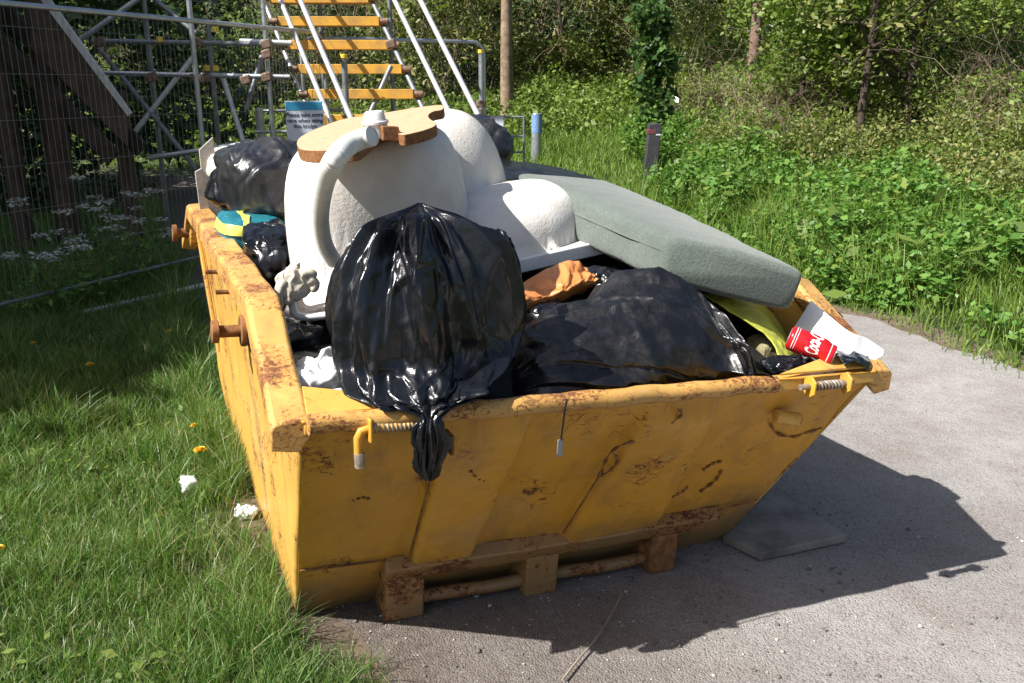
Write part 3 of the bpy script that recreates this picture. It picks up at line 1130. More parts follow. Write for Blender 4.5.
def big_cr(tt, ss):
    # long pleats running from the gathered top to the knot, with short crossing crinkles
    lens = np.clip(0.4 + 1.2 * np.abs(ss - 0.42), 0, 1)
    f = creases(tt, ss * 3.0, 5, 60, 0.046, (0.09, 0.34), (1.2, 3.0), math.pi / 2, 0.08, 0.12)
    f += creases(tt, ss * 3.0, 6, 80, 0.018, (0.04, 0.12), (0.7, 2.2), math.pi / 2, 0.12, 0.12) * (0.6 + lens)
    f += creases(tt, ss * 3.0, 7, 130, 0.019, (0.05, 0.16), (0.25, 0.9), math.pi / 2, 0.75)
    f += creases(tt, ss * 3.0, 8, 240, 0.0045, (0.02, 0.06), (0.06, 0.25), 0.3, 1.2)
    return f


bigbag = loft('rubbish_bag', stn, 220, 420, big_disp, M['bag'], cr=big_cr, rest=True)
tag(bigbag, 'large shiny black rubbish bag on the front rim with its knotted tail hanging over', 'rubbish bag', 'black rubbish bags in the skip')
# knotted tail
tl = [((430, 396), 42, 0.0), ((430, 403), 30, -0.03), ((430, 411), 15, -0.055), ((430, 418), 9, -0.07), ((430, 426), 12, -0.075), ((431, 440), 15, -0.072), ((431, 452), 14, -0.07), ((430, 464), 12, -0.068), ((430, 474), 8, -0.066), ((430, 480), 3, -0.066)]
st2 = []
for (xy, hw, u) in tl:
    c = loc_on(xy[0], xy[1], 0, u)
    e = loc_on(xy[0] + hw, xy[1], 0, u)
    h = (e - c).length
    st2.append((S(*c), SV * h, -SU * h * 0.55))
loft('bag_tail', st2, 90, 150, lambda s, th, p, r: 0.42 * r * ((1 - abs(math.sin(th * 4.5 + 3 * s))) - 0.4) + 0.2 * r * (1 - 2 * abs(math.sin(th * 8.5 - 4 * s))) + 0.007 * wrinkle(p, 5), M['bag'], bigbag)
# raised gather and the loose flap at the shoulder
rows = [[on(488, 232, 0, 0.30), on(500, 229, 0, 0.33), on(509, 236, 0, 0.36)],
        [on(492, 262, 0, 0.22), on(510, 258, 0, 0.26), on(519, 262, 0, 0.30)],
        [on(497, 305, 0, 0.20), on(514, 300, 0, 0.22), on(521, 306, 0, 0.24)],
        [on(500, 350, 0, 0.16), on(515, 345, 0, 0.18), on(523, 350, 0, 0.2)]]
gg = patch(rows, 40, 16)
for j, r_ in enumerate(gg):
    for i, p in enumerate(r_):
        r_[i] = p + SU * (0.02 * wrinkle(p, 2.4) + 0.012 * math.sin(i * 1.1 + j * 0.1))
sheet('loose_flap', gg, M['bag'], 0.003, bigbag)

# --- long slumped black bag to the right along the rim
FU = 0.21
sil = [(486, 392, 404), (500, 374, 407), (520, 343, 408), (545, 320, 408), (575, 306, 406), (605, 295, 404), (632, 284, 402), (655, 281, 401), (680, 286, 400), (700, 296, 399),
       (716, 302, 397), (729, 325, 396), (739, 348, 394), (747, 369, 393), (755, 383, 392), (762, 390, 393)]
stn = []
for (x, yt, yb) in sil:
    k = max(0.0, (x - 690) / 74)
    fu0 = FU - 0.21 * k ** 1.2
    a, b = loc_on(x, yt, 0, fu0 + 0.16 * (1 - k)), loc_on(x, yb - 4 * (1 - k), 0, fu0 - 0.12 * (1 - k))
    c = (a + b) / 2
    h = max(0.012, (a.z - b.z) / 2)
    stn.append((S(fu0 + 0.04 * (1 - k), c.y, c.z - 0.01 * (1 - k)), SZ * h + SU * 0.05 * h / 0.2, -SU * min(0.19, 0.04 + h) * 0.95 + SZ * -0.03 * (1 - k)))


def slump_disp(s, th, p, r):
    return min(1, r / 0.12) * (0.016 * wrinkle(p, 0.8) + 0.004 * wrinkle(p, 3.0))


def slump_cr(tt, ss):
    f = creases(ss * 4.2, tt, 12, 26, 0.060, (0.15, 0.6), (0.7, 1.8), 0.95, 0.25, 0.12)
    f += creases(ss * 4.2, tt, 13, 75, 0.033, (0.05, 0.16), (0.5, 1.5), 1.0, 0.3, 0.12)
    f += creases(ss * 4.2, tt, 14, 130, 0.0035, (0.02, 0.06), (0.06, 0.3), 0.3, 1.2)
    return f * np.clip(np.minimum(ss, 1 - ss) / 0.06, 0, 1)


slump = loft('rubbish_bag', stn, 300, 280, slump_disp, M['bag_dusty'], cr=slump_cr, rest=True)
tag(slump, 'long slumped black rubbish bag lying dusty along the front rim beside the knotted one', 'rubbish bag', 'black rubbish bags in the skip')
# --- upturned moulded tub
TA, TB = Vector((0.72, 0.10, 1.0)), Vector((0.883, 1.36, 1.2))
ta = (TB - TA); TLEN = ta.length; ta.normalize()
tb = Vector((0.95, 0.27, 0.07)).normalized()
tn = ta.cross(tb).normalized(); tn = tn if tn.z > 0 else -tn
TAO = TA


def T(a, b, h):
    return S(*(TAO + ta * a + tb * b + tn * h))


def tub_ab(q):
    k = ta.dot(tb)
    x, y = q.dot(ta), q.dot(tb)
    return (x - k * y) / (1 - k * k), (y - k * x) / (1 - k * k)


def tub_loc(px, py, h):
    """where a sight line meets the plane h above the tub's rim, as (a, b)"""
    d = SM @ ray(px, py); c = SM @ (CAMV - SO)
    t = (h - (c - TAO).dot(tn)) / d.dot(tn)
    q = c + d * t - TAO
    return tub_ab(q)


def dome(a, b, ca, cb, ra, rb, H, pw=3.2, q=2.6, rot=0.0):
    da, db = a - ca, b - cb
    x, y = da * math.cos(rot) + db * math.sin(rot), -da * math.sin(rot) + db * math.cos(rot)
    r = (abs(x / ra) ** 2.9 + abs(y / rb) ** 2.9) ** (1 / 2.9)
    if r >= 1: return 0.0
    return H * (1 - r ** pw) ** (1 / q)


def smax(vals, k=0.05):
    m = max(vals)
    return m + k * math.log(sum(math.exp((v - m) / k) for v in vals)) - k * math.log(len(vals))


TUB_A, TUB_B = TLEN, 1.45
LOBES = [(0.34, 0.39, 0.355, 0.37, 0.50, 8.0, 2.7, 0.0),
         (0.89, 0.37, 0.33, 0.34, 0.215, 4.4, 2.6, 0.0),
         (0.56, 0.90, 0.36, 0.42, 0.51, 3.4, 2.3, 0.2)]


def tub_h(a, b):
    hs = [dome(a, b, *lb) for lb in LOBES]
    return max(0.0, smax(hs, 0.022))


def build_tub():
    root = thing('hot_tub', T(TUB_A / 2, 0.6, 0), 'upturned white moulded fibreglass tub with rounded lobes lying across the load', 'hot tub')
    n, m = 150, 170
    V = []
    for j in range(m + 1):
        b = TUB_B * j / m
        for i in range(n + 1):
            a = TUB_A * i / n
            h = tub_h(a, b)
            h += (0.004 * fbm(a * 6, b * 6, h * 6) if h > 0.02 else 0)
            V.append(T(a, b, h))
    F = [(j * (n + 1) + i, j * (n + 1) + i + 1, (j + 1) * (n + 1) + i + 1, (j + 1) * (n + 1) + i) for j in range(m) for i in range(n)]
    o = mesh_obj('shell', [tuple(p) for p in V], F, M['gelcoat'], root, 180)
    md = o.modifiers.new('solid', 'SOLIDIFY'); md.thickness = 0.006; md.offset = -1
    # moulded corner flange turned up beside the big lobe
    # down-turned acrylic rim, front and sides
    mb = MB()
    for (p, q) in (((-0.01, -0.012), (TUB_A + 0.01, -0.012)), ((TUB_A + 0.012, -0.01), (TUB_A + 0.012, TUB_B)), ((-0.012, 0), (-0.012, TUB_B))):
        c = ((p[0] + q[0]) / 2, (p[1] + q[1]) / 2)
        la, lb = abs(q[0] - p[0]) / 2, abs(q[1] - p[1]) / 2
        dA, dB = S(*ta) - SO, S(*tb) - SO
        mb.box(T(c[0], c[1], -0.016), dA * max(la, 0.008), dB * max(lb, 0.008), (S(*tn) - SO) * 0.027)
    mb.build('rim', M['acrylic'], root, 30, 0.006, 3)
    return root


TUB = build_tub()


def tub_ray(px, py):
    """first meeting of a sight line with the tub shell"""
    d = SM @ ray(px, py); c = SM @ (CAMV - SO)
    t = 2.0
    while t < 7:
        q = c + d * t - TAO
        (a, b), h = tub_ab(q), q.dot(tn)
        if 0 <= a <= TUB_A and 0 <= b <= TUB_B and h <= tub_h(a, b):
            return S(*(c + d * t)), (a, b, h)
        t += 0.004
    return None, None


hole = []
for (x, y) in ((556, 229), (558, 226), (560, 231), (563, 225), (566, 224), (569, 232), (570, 240), (566, 243), (560, 243), (557, 238)):
    hit, abh = tub_ray(x, y)
    if hit is not None:
        hole.append(hit - (hit - CAMV).normalized() * 0.004)
if len(hole) > 3:
    MB().prism(hole, (CAMV - hole[0]).normalized() * 0.003).build('hole_patch', M['rubbish_dark'], TUB, 30)  # flat dark patch paints the dark inside of a hole

# --- chipboard base lying across the lobes of the tub
def flat_on_tub(pts, h, off=0.0):
    return [T(*tub_loc(280 + x / 6.02, 95 + y / 6.02, h), h + off) for x, y in pts]


BOARD_H = 0.515
outline = [(100, 290), (112, 262), (150, 235), (260, 185), (400, 140), (530, 122), (640, 105), (760, 85), (900, 65), (975, 61), (988, 72), (975, 88), (930, 96), (896, 116), (900, 140),
           (930, 160), (942, 172), (925, 190), (870, 210), (800, 228), (745, 238), (712, 232), (695, 218), (660, 215), (600, 232), (540, 270), (497, 300), (470, 318), (400, 328), (300, 332), (180, 333), (120, 322)]
pl = catmull([list(p) for p in outline + outline[:1]], 110)[:-1]
top = flat_on_tub([tuple(p) for p in pl], BOARD_H + 0.022)
nT = S(*tn) - SO
board = MB().prism(top, -nT * 0.034).build('chipboard_base', [M['mdf'], M['mdf_edge']], None, 30, 0.002)
me = board.data
for p in me.polygons:
    p.material_index = 0 if abs(p.normal.dot(nT)) > 0.8 else 1
tag(board, 'brown chipboard base panel with curved outline lying on top of the upturned tub', 'board')

# --- hose with its taped fitting
hs = thing('waste_hose', at(377, 128, 3.0), 'white corrugated hose with taped fitting curling down over the tub from the board', 'hose')
fc = T(*tub_loc(376, 131, BOARD_H + 0.03), BOARD_H + 0.03)
MB().tube([fc - nT * 0.02, fc + nT * 0.012, fc + nT * 0.05, fc + nT * 0.058], [0.036, 0.037, 0.031, 0.025], 24).build('fitting', M['tape'], hs, 50, 0.002)
MB().box(fc - nT * 0.004 + SV * 0.03 - SU * 0.04, SV * 0.026, SU * 0.02, nT * 0.022).build('packing_block', M['mdf_edge'], hs, 30, 0.003)
MB().tube([fc + nT * 0.02 + (SV * 0.0), fc + nT * 0.03], [0.041, 0.041], 24).build('tape_band', M['tape'], hs, 40, 0.002)
hp = [((372, 136), 0.53), ((362, 139), 0.53), ((349, 145), 0.53), ((336, 158), 0.50), ((326, 178), 0.46), ((321, 200), 0.40), ((320, 222), 0.32), ((324, 243), 0.25), ((333, 260), 0.2)]
depths = [2.98, 2.92, 2.86, 2.80, 2.74, 2.70, 2.68, 2.68, 2.70]
hp3 = [at(p[0][0], p[0][1], d) for p, d in zip(hp, depths)]


def hose_path():
    d0 = (fc - CAMV).dot(fwd) - 0.02
    end = tub_ray(*hp[-1][0])[0]
    d1 = (end - CAMV).dot(fwd) - 0.035
    out = []
    for i, ((x, y), h) in enumerate(hp):
        f = i / (len(hp) - 1)
        dep = d0 + (d1 - d0) * f ** 0.8
        hit = tub_ray(x, y)[0]
        if hit is not None:
            dep = min(dep, (hit - CAMV).dot(fwd) - 0.034 - 0.05 * math.sin(math.pi * f))
        if i < 4:
            hh = (0.575, 0.568, 0.562, 0.556)[i]
            dep = min(dep, (T(*tub_loc(x, y, hh), hh) - CAMV).dot(fwd))
        out.append(at(x, y, dep))
    dd = [(p - CAMV).dot(fwd) for p in out]
    for i in range(4, len(out)):                  # fall gently back towards the tub below the board
        f = (i - 3) / (len(out) - 4)
        out[i] = at(*hp[i][0], min(dd[i], dd[3] + (dd[-1] - dd[3]) * f))
    return out


hpts = hose_path()
cm = catmull([list(p) for p in hpts], 520)
rad = [0.0245 + 0.0022 * math.sin(i * math.pi / 3) for i in range(520)]
MB().tube([tuple(p) for p in cm], rad, 18).build('hose', M['hose'], hs, 180)

# --- sofa cushion
cf = {'FL': S(0.93, 1.62, 1.205), 'FR': S(0.62, 2.20, 1.115), 'BL': S(2.05, 1.42, 1.37), 'BR': S(1.75, 2.05, 1.29)}


def cushion():
    FLp = on(674, 234, 2, 1.30); FRp = on(808, 269, 2, 1.205)
    BLp = on(516, 170, 2, 1.41); BRp = BLp + (FRp - FLp) * 0.9
    BRp = on(606, 177, 2, 1.385)
    n = (FRp - FLp).cross(BLp - FLp).normalized()
    if n.z < 0: n = -n
    root = thing('sofa_cushion', (FLp + FRp) / 2 - n * 0.17, 'long sage green sofa cushion lying tilted on top of the load', 'cushion')
    th = 0.15
    nu_, nv_, nh = 60, 40, 12
    pw = lambda t: t

    def P(fu, fv, fh):
        base = (FLp * (1 - fv) + FRp * fv) * (1 - fu) + (BLp * (1 - fv) + BRp * fv) * fu
        crown = 0.022 * (1 - (2 * fu - 1) ** 4) * (1 - (2 * fv - 1) ** 4)
        return base + n * (-th * (1 - fh) + (crown if fh > 0.5 else -crown) - 0.01)
    bm = bmesh.new()
    # rounded box by superellipse cross-sections along the length
    V = []
    ns, ntc = 90, 72
    for i in range(ns + 1):
        t = i / ns
        fu = t
        e = min(t, 1 - t) * (BLp - FLp).length
        rr = 0.038
        inset = 0.0 if e > rr else rr - math.sqrt(max(0, rr * rr - (rr - e) ** 2))
        for k in range(ntc):
            a = 2 * math.pi * k / ntc
            ca, sa = math.cos(a), math.sin(a)
            x = math.copysign(abs(ca) ** 0.17, ca)
            y = math.copysign(abs(sa) ** 0.27, sa)
            wv = (FRp - FLp).length / 2
            fv = 0.5 + 0.5 * x * (1 - inset / wv * 0.6)
            fh = 0.5 + 0.5 * y * (1 - inset / (th / 2) * 0.55)
            p = P(fu, fv, fh)
            w = 0.010 * fbm(p.x * 3, p.y * 3, p.z * 3) + 0.004 * fbm(p.x * 11, p.y * 11, p.z * 11)
            c = P(fu, 0.5, 0.5)
            V.append(tuple(p + (p - c).normalized() * w))
    F = [(i * ntc + k, i * ntc + (k + 1) % ntc, (i + 1) * ntc + (k + 1) % ntc, (i + 1) * ntc + k) for i in range(ns) for k in range(ntc)]
    F += [tuple(range(ntc)), tuple(ns * ntc + k for k in range(ntc))]
    mesh_obj('cover', V, F, M['cushion'], root, 60)
    # piping seam along the long side and the end
    pts = []
    for q in range(30):
        fu = 0.97 - 0.95 * q / 29
        pts.append(P(fu, -0.012, 0.62))
    MB().tube(pts, [0.0045 * min(1, (len(pts) - 1 - q) / 6 + 0.05) for q in range(len(pts))], 8).build('piping', M['cushion'], root, 180)
    return root


cushion()

# --- other sacks round the tub
def sack(px, py, axis, val, ru, rv, rz, mat, label, seed, group='black rubbish bags in the skip', name='rubbish_bag', cat='rubbish bag', **k):
    c = on(px, py, axis, val)
    o = lump(name, c, ru, rv, rz, M[mat], seed, **k)
    return tag(o, label, cat, group)


sack(266, 181, 0, 1.85, 0.26, 0.165, 0.165, 'bag_grey', 'faded black rubbish bag heaped behind the teal bag at the back of the skip', 3, amp=0.04, tilt=0.25, nu=150, nv=90)
sack(233, 186, 0, 1.95, 0.10, 0.085, 0.09, 'bag', 'small black bag with orange showing beside the grey plank', 11, amp=0.02, k=1.8)
sack(272, 254, 0, 1.15, 0.2, 0.105, 0.105, 'bag', 'crumpled black bag squeezed between the side rail and the tub', 5, amp=0.035, k=1.6, nu=140, nv=90)
sack(282, 338, 0, 0.62, 0.14, 0.10, 0.05, 'bag', 'small dark bag low beside the tub rim under the cream cloth', 15, amp=0.03, k=1.6)
sack(474, 158, 0, 2.75, 0.25, 0.16, 0.22, 'bag_grey', 'black bag behind the rear lobe of the tub', 21, amp=0.05, tilt=-0.5)
sack(795, 322, 0, 0.62, 0.14, 0.14, 0.085, 'bag', 'crumpled black bag tucked below the end of the sofa cushion', 8, amp=0.035, k=1.7)
sack(690, 318, 0, 0.72, 0.2, 0.30, 0.10, 'bag_dusty', 'dark bag wedged under the sofa cushion', 9, amp=0.04, k=1.3)
sack(606, 283, 0, 0.66, 0.10, 0.10, 0.05, 'bag', 'black bag lying between the tub rim and the orange bag', 17, amp=0.03, k=1.8)
sack(553, 316, 0, 0.50, 0.08, 0.09, 0.045, 'bag', 'small dark bag with green print below the orange bag', 19, amp=0.022, k=2.2)
sack(340, 385, 0, 0.42, 0.24, 0.20, 0.09, 'bag', 'flattened dark bag under the crumpled white wrappers', 23, amp=0.04, k=1.5)
sack(797, 366, 0, 0.15, 0.06, 0.12, 0.028, 'bag', 'strip of crumpled black film under the red drinks can', 27, name='plastic_film', cat='plastic film', group='black plastic scraps', amp=0.022, k=2.6)
rows = [[on(516, 286, 0, 0.60), on(540, 272, 0, 0.66), on(566, 262, 0, 0.70), on(586, 266, 0, 0.70), on(596, 276, 0, 0.68)],
        [on(515, 294, 0, 0.52), on(541, 284, 0, 0.56), on(568, 275, 0, 0.58), on(588, 275, 0, 0.60), on(597, 281, 0, 0.62)],
        [on(516, 303, 0, 0.49), on(543, 297, 0, 0.51), on(566, 290, 0, 0.52), on(583, 284, 0, 0.56), on(595, 285, 0, 0.60)],
        [on(520, 316, 0, 0.50), on(546, 306, 0, 0.53), on(563, 300, 0, 0.55), on(577, 293, 0, 0.60), on(592, 290, 0, 0.64)]]
gg = patch(rows, 70, 110)
xx_, yy_ = np.meshgrid(np.linspace(0, 1.6, 110), np.linspace(0, 1, 70))
dd_ = creases(xx_, yy_, 77, 40, 0.026, (0.06, 0.25), (0.3, 0.9), 1.2, 0.6) + creases(xx_, yy_, 78, 80, 0.006, (0.02, 0.07), (0.08, 0.3), 0.5, 1.2)
for j, r_ in enumerate(gg):
    for i, p in enumerate(r_):
        r_[i] = p + (SZ * 0.6 - SU * 0.8) * (dd_[j, i] - 0.01)
tag(sheet('carrier_bag', gg, M['bag_orange'], 0.003), 'orange plastic bag crumpled beneath the white tub rim', 'carrier bag')
sack(242, 163, 0, 2.5, 0.16, 0.16, 0.075, 'bag_cream', 'cream plastic sack showing behind the grey plank', 33, group=None, name='plastic_sack', cat='sack', amp=0.025)
sack(232, 175, 0, 2.12, 0.05, 0.06, 0.05, 'bag_orange', 'scrap of orange film under the cream sack', 35, group=None, name='plastic_film', cat='plastic film', amp=0.015, k=2)

o = lump('rubbish_bag', S(1.0, 1.58, 1.0), 0.5, 0.27, 0.13, M['bag_dusty'], 45, amp=0.04, nu=140, nv=90)
tag(o, 'broad dark bag filling the skip beneath the sofa cushion', 'rubbish bag', 'black rubbish bags in the skip')
# teal bag with lime band
tb_ = thing('shopping_bag', on(247, 233, 0, 1.62), 'teal shopping bag with lime yellow bands lying in the skip corner', 'shopping bag')
tc_ = on(251, 233, 0, 1.62)
lump('bag_body', tc_, 0.2, 0.125, 0.075, M['bag_teal'], 41, amp=0.012, k=1.4, power=0.5, parent=tb_)
for zone in (lambda x, y, z: abs(z - 0.45) < 0.26 and x < 0.35, lambda x, y, z: abs(y + 0.25) < 0.16 and x < 0.3 and z > -0.6):
    lump('lime_band', tc_, 0.207, 0.132, 0.081, M['band_lime'], 41, amp=0.012, k=1.4, power=0.5, parent=tb_, keep=zone)

# grey planks standing in the far corner
for (quad, lab) in (([(199, 150), (213, 137), (223, 218), (207, 222)], 'taller weathered grey plank standing on end at the back corner of the skip'),
                    ([(195, 172), (202, 168), (211, 215), (201, 218)], 'shorter grey plank leaning against the taller one at the skip corner')):
    uu = 2.42 if quad[0][0] == 199 else 2.36
    pts = [on(x, y, 0, uu) for x, y in quad]
    o = MB().prism(pts, SU * 0.02).build('plank', M['wood_grey'], None, 30, 0.002)
    tag(o, lab, 'plank', 'planks standing in the skip')

# cream rubber glove hanging over the tub's edge
gl = lump('glove', on(294, 284, 0, 0.60), 0.022, 0.042, 0.05, M['cream_cloth'], 51, amp=0.012, k=3, power=0.8, tilt=0.5)
tag(gl, 'cream cotton glove hanging over the corner of the tub rim', 'glove')
WLg = WL[gl.name]
for (p0, p1, p2) in (((284, 280), (279, 294), (282, 308)), ((291, 288), (289, 300), (289, 305)), ((308, 278), (315, 284), (312, 292)), ((300, 274), (310, 273), (316, 277))):
    pts = catmull([list(on(*q, 0, 0.585)) for q in (p0, p1, p2)], 9)
    MB().tube([tuple(p) for p in pts], [0.014, 0.017, 0.017, 0.016, 0.016, 0.015, 0.014, 0.011, 0.005], 12).build('finger', M['cream_cloth'], gl, 180)
# crumpled white wrappers
for (x, y, a, b, c_, sd, lab) in ((318, 378, 0.07, 0.06, 0.045, 61, 'crumpled white plastic wrapper beside the skip wall under the black bag'),
                                  (345, 390, 0.08, 0.085, 0.04, 63, 'crumpled white paper bag in front of the big black bag'),
                                  (312, 394, 0.05, 0.04, 0.035, 65, 'small bluish white wrapper in the front corner of the skip')):
    sack(x, y, 0, 0.22, a, b, c_, 'bag_white', lab, sd, group='white wrappers in the skip', name='wrapper', cat='wrapper', amp=0.028, k=2.6, power=0.8)

# hi-vis lime cloth arching down beside the slumped bag
rows = [[on(700, 293, 0, 0.52), on(722, 290, 0, 0.56), on(745, 291, 0, 0.60), on(760, 300, 0, 0.60)],
        [on(716, 304, 0, 0.40), on(740, 301, 0, 0.43), on(765, 312, 0, 0.46), on(775, 318, 0, 0.48)],
        [on(745, 322, 0, 0.32), on(765, 322, 0, 0.34), on(780, 332, 0, 0.36), on(787, 337, 0, 0.38)],
        [on(772, 343, 0, 0.25), on(782, 344, 0, 0.27), on(790, 349, 0, 0.29), on(795, 354, 0, 0.30)],
        [on(781, 373, 0, 0.16), on(788, 371, 0, 0.17), on(795, 370, 0, 0.22), on(797, 371, 0, 0.23)]]
gg = patch(rows, 60, 34)
for j, r_ in enumerate(gg):
    for i, p in enumerate(r_):
        r_[i] = p + SZ * 0.010 * wrinkle(p, 2.5) + SU * 0.006 * wrinkle(p, 5)
o = sheet('safety_vest', gg, M['lime'], 0.006)
tag(o, 'dirty lime yellow safety vest arching beside the long black bag', 'safety vest')
# mossy tin below it
o = lump('paint_tin', on(768, 352, 0, 0.36), 0.06, 0.065, 0.06, simple('mossy_tin', (0.28, 0.25, 0.13), 0.8, 0.1, 0.3, 18, 0.4, 0.3, (0.08, 0.05, 0.03)), 71, amp=0.012, k=2, power=0.45)
tag(o, 'rusty mossy tin half hidden beneath the lime safety vest', 'tin')
# flat white plastic sheet and brown hardboard at the end corner
rows = [[on(811, 300, 0, 0.31), on(832, 318, 0, 0.20), on(850, 332, 0, 0.11), on(866, 338, 0, 0.10), on(884, 350, 0, 0.075)],
        [on(800, 318, 0, 0.31), on(822, 336, 0, 0.19), on(845, 346, 0, 0.085), on(864, 351, 0, 0.075), on(883, 356, 0, 0.06)],
        [on(789, 334, 0, 0.31), on(814, 353, 0, 0.20), on(840, 361, 0, 0.06), on(858, 362, 0, 0.045), on(874, 361, 0, 0.045)]]
o = sheet('plastic_offcut', patch(rows, 16, 30), M['foam_white'], 0.005)
tag(o, 'flat white plastic offcut sticking out over the skip corner behind the can', 'plastic panel')
# beige wrapped roll and cardboard below the tub's far corner
o = lump('cardboard_roll', on(632, 262, 0, 0.98), 0.1, 0.05, 0.05, M['cardboard'], 77, amp=0.01, power=0.6, yaw=0.8)
tag(o, 'beige wrapped roll jammed between the tub rim and the sofa cushion', 'roll')

# dark sheeting draped over the rear end behind the cushion
rows = [[on(486, 160, 0, 2.4), on(520, 162, 0, 2.5), on(560, 169, 0, 2.5), on(608, 183, 0, 2.3)],
        [on(488, 166, 0, 2.2), on(522, 168, 0, 2.2), on(562, 176, 0, 2.2), on(606, 188, 0, 2.1)],
        [on(492, 178, 0, 2.0), on(526, 182, 0, 2.0), on(562, 190, 0, 2.0), on(600, 200, 0, 1.9)]]
gg = patch(rows, 24, 60)
for j, r_ in enumerate(gg):
    for i, p in enumerate(r_):
        r_[i] = p + SZ * 0.012 * wrinkle(p, 2.2)
tag(sheet('tarpaulin', gg, M['bag_dusty'], 0.006), 'dark tarpaulin edge lying behind the far end of the sofa cushion', 'tarpaulin')

# --- red drinks can, dented, lying on the film
def drinks_can():
    a, b_ = on(789, 337, 0, 0.15), on(834, 355, 0, 0.045)
    ax = (b_ - a); ln = ax.length; ax.normalize()
    nrm = (SZ * 0.55 - SU * 0.83)
    nrm = (nrm - ax * nrm.dot(ax)).normalized()
    bi = ax.cross(nrm)
    r = ln * 0.27
    root = thing('drinks_can', (a + b_) / 2 - SZ * r, 'crushed red drinks can with white script lettering lying beside the lime vest', 'drinks can')

    def P(t, ang, rr=1.0):
        k = min(1, t / 0.06, (1 - t) / 0.07)
        prof = 0.80 + 0.20 * max(0, k) ** 0.5
        crush = 1 - 0.22 * math.exp(-((t - 0.68) / 0.16) ** 2) * (0.5 + 0.5 * math.cos(ang - 2.4)) - 0.16 * math.exp(-((t - 0.9) / 0.1) ** 2) * (0.5 + 0.5 * math.cos(ang + 0.6))
        crush *= 1 + 0.02 * noise.noise(Vector((t * 6, math.cos(ang) * 2, math.sin(ang) * 2)))
        return a + ax * (t * ln) + (nrm * math.cos(ang) + bi * math.sin(ang)) * (r * prof * crush * rr) - nrm * 0.012 * max(0, t - 0.65) ** 1.0
    n, m = 48, 48
    V = [tuple(P(j / m, 2 * math.pi * i / n)) for j in range(m + 1) for i in range(n)]
    F = [(j * n + i, j * n + (i + 1) % n, (j + 1) * n + (i + 1) % n, (j + 1) * n + i) for j in range(m) for i in range(n)]
    body = mesh_obj('can_body', V, F, M['red_can'], root, 50)
    MB().tube([P(-0.005, 0, 0) + (P(0.0, 0) - P(0.0, 0)) - ax * 0.001, a + ax * 0.006], r * 0.78, 32).build('can_lid', M['alu'], root, 40)
    MB().tube([b_ - ax * 0.006 - nrm * 0.012 * 0.35, b_ + ax * 0.001 - nrm * 0.012 * 0.35], r * 0.78, 32).build('can_base', M['alu'], root, 40)
    # script lettering wrapped round the wall
    cu = bpy.data.curves.new('lettering', 'FONT')
    cu.body = 'Coca-Cola'
    cu.size = 1.0
    cu.shear = 0.35
    cu.offset = 0.022
    cu.align_x = 'CENTER'
    cu.align_y = 'CENTER'
    to = bpy.data.objects.new('lettering_tmp', cu)
    COL.objects.link(to)
    dg = bpy.context.evaluated_depsgraph_get()
    tm = to.evaluated_get(dg).to_mesh()
    bm = bmesh.new()
    bm.from_mesh(tm)
    bmesh.ops.triangulate(bm, faces=bm.faces)
    bmesh.ops.subdivide_edges(bm, edges=[e for e in bm.edges if e.calc_length() > 0.12], cuts=2)
    V, F = [], [tuple(v.index for v in f.verts) for f in bm.faces]
    bm.verts.ensure_lookup_table()
    bm.verts.index_update()
    F = [tuple(v.index for v in f.verts) for f in bm.faces]
    xs = [v.co.x for v in bm.verts]
    half = max(abs(min(xs)), abs(max(xs)))
    for v in bm.verts:
        ang = -(v.co.x / half) * 1.35 + 0.05
        t = 0.53 - v.co.y * 0.40 + 0.02 * math.sin(v.co.x * 3)
        V.append(tuple(P(t, ang, 1.02)))
    bm.free()
    to.evaluated_get(dg).to_mesh_clear()
    bpy.data.objects.remove(to)
    mesh_obj('lettering', V, F, M['white_print'], root)
    for t0, t1 in ((0.10, 0.115), (0.155, 0.165), (0.88, 0.895)):
        V = [tuple(P(t, -1.5 + 3.0 * i / 24, 1.015)) for t in (t0, t1) for i in range(25)]
        F = [(i, i + 1, 25 + i + 1, 25 + i) for i in range(24)]
        mesh_obj('print_stripe', V, F, M['white_print'], root)


drinks_can()

# --- dark cord with a tag hanging down the front panel, and a black strap at the right corner
pts = [on(567, 399, 0, -0.045), on(565, 410, 0, -0.05), on(563, 425, 0, -0.045), on(561, 440, 0, -0.045)]
cd = MB().tube([tuple(p) for p in catmull([list(p) for p in pts], 16)], 0.0028, 6).build('cord', M['bag'], None, 60)
tag(cd, 'thin dark cord with metal tag hanging down the yellow front panel', 'cord')
c = on(560, 448, 0, -0.045)
MB().box(c, SV * 0.009, SU * 0.002, SZ * 0.026).build('tag_end', M['galv_dull'], cd, 30, 0.002)
rows = [[on(836, 352, 0, 0.09), on(855, 350, 0, 0.1), on(866, 356, 0, 0.09)],
        [on(838, 358, 0, 0.03), on(856, 357, 0, 0.03), on(870, 362, 0, 0.02)],
        [on(846, 364, 0, -0.005), on(858, 364, 0, -0.005), on(868, 372, 0, -0.008)]]
gg = patch(rows, 20, 26)
for r_ in gg:
    for i, p in enumerate(r_):
        r_[i] = p + SZ * 0.014 * wrinkle(p, 4)
tag(sheet('plastic_film', gg, M['bag'], 0.003), 'torn black film caught on the skip corner below the white plastic offcut', 'plastic film', 'black plastic scraps')

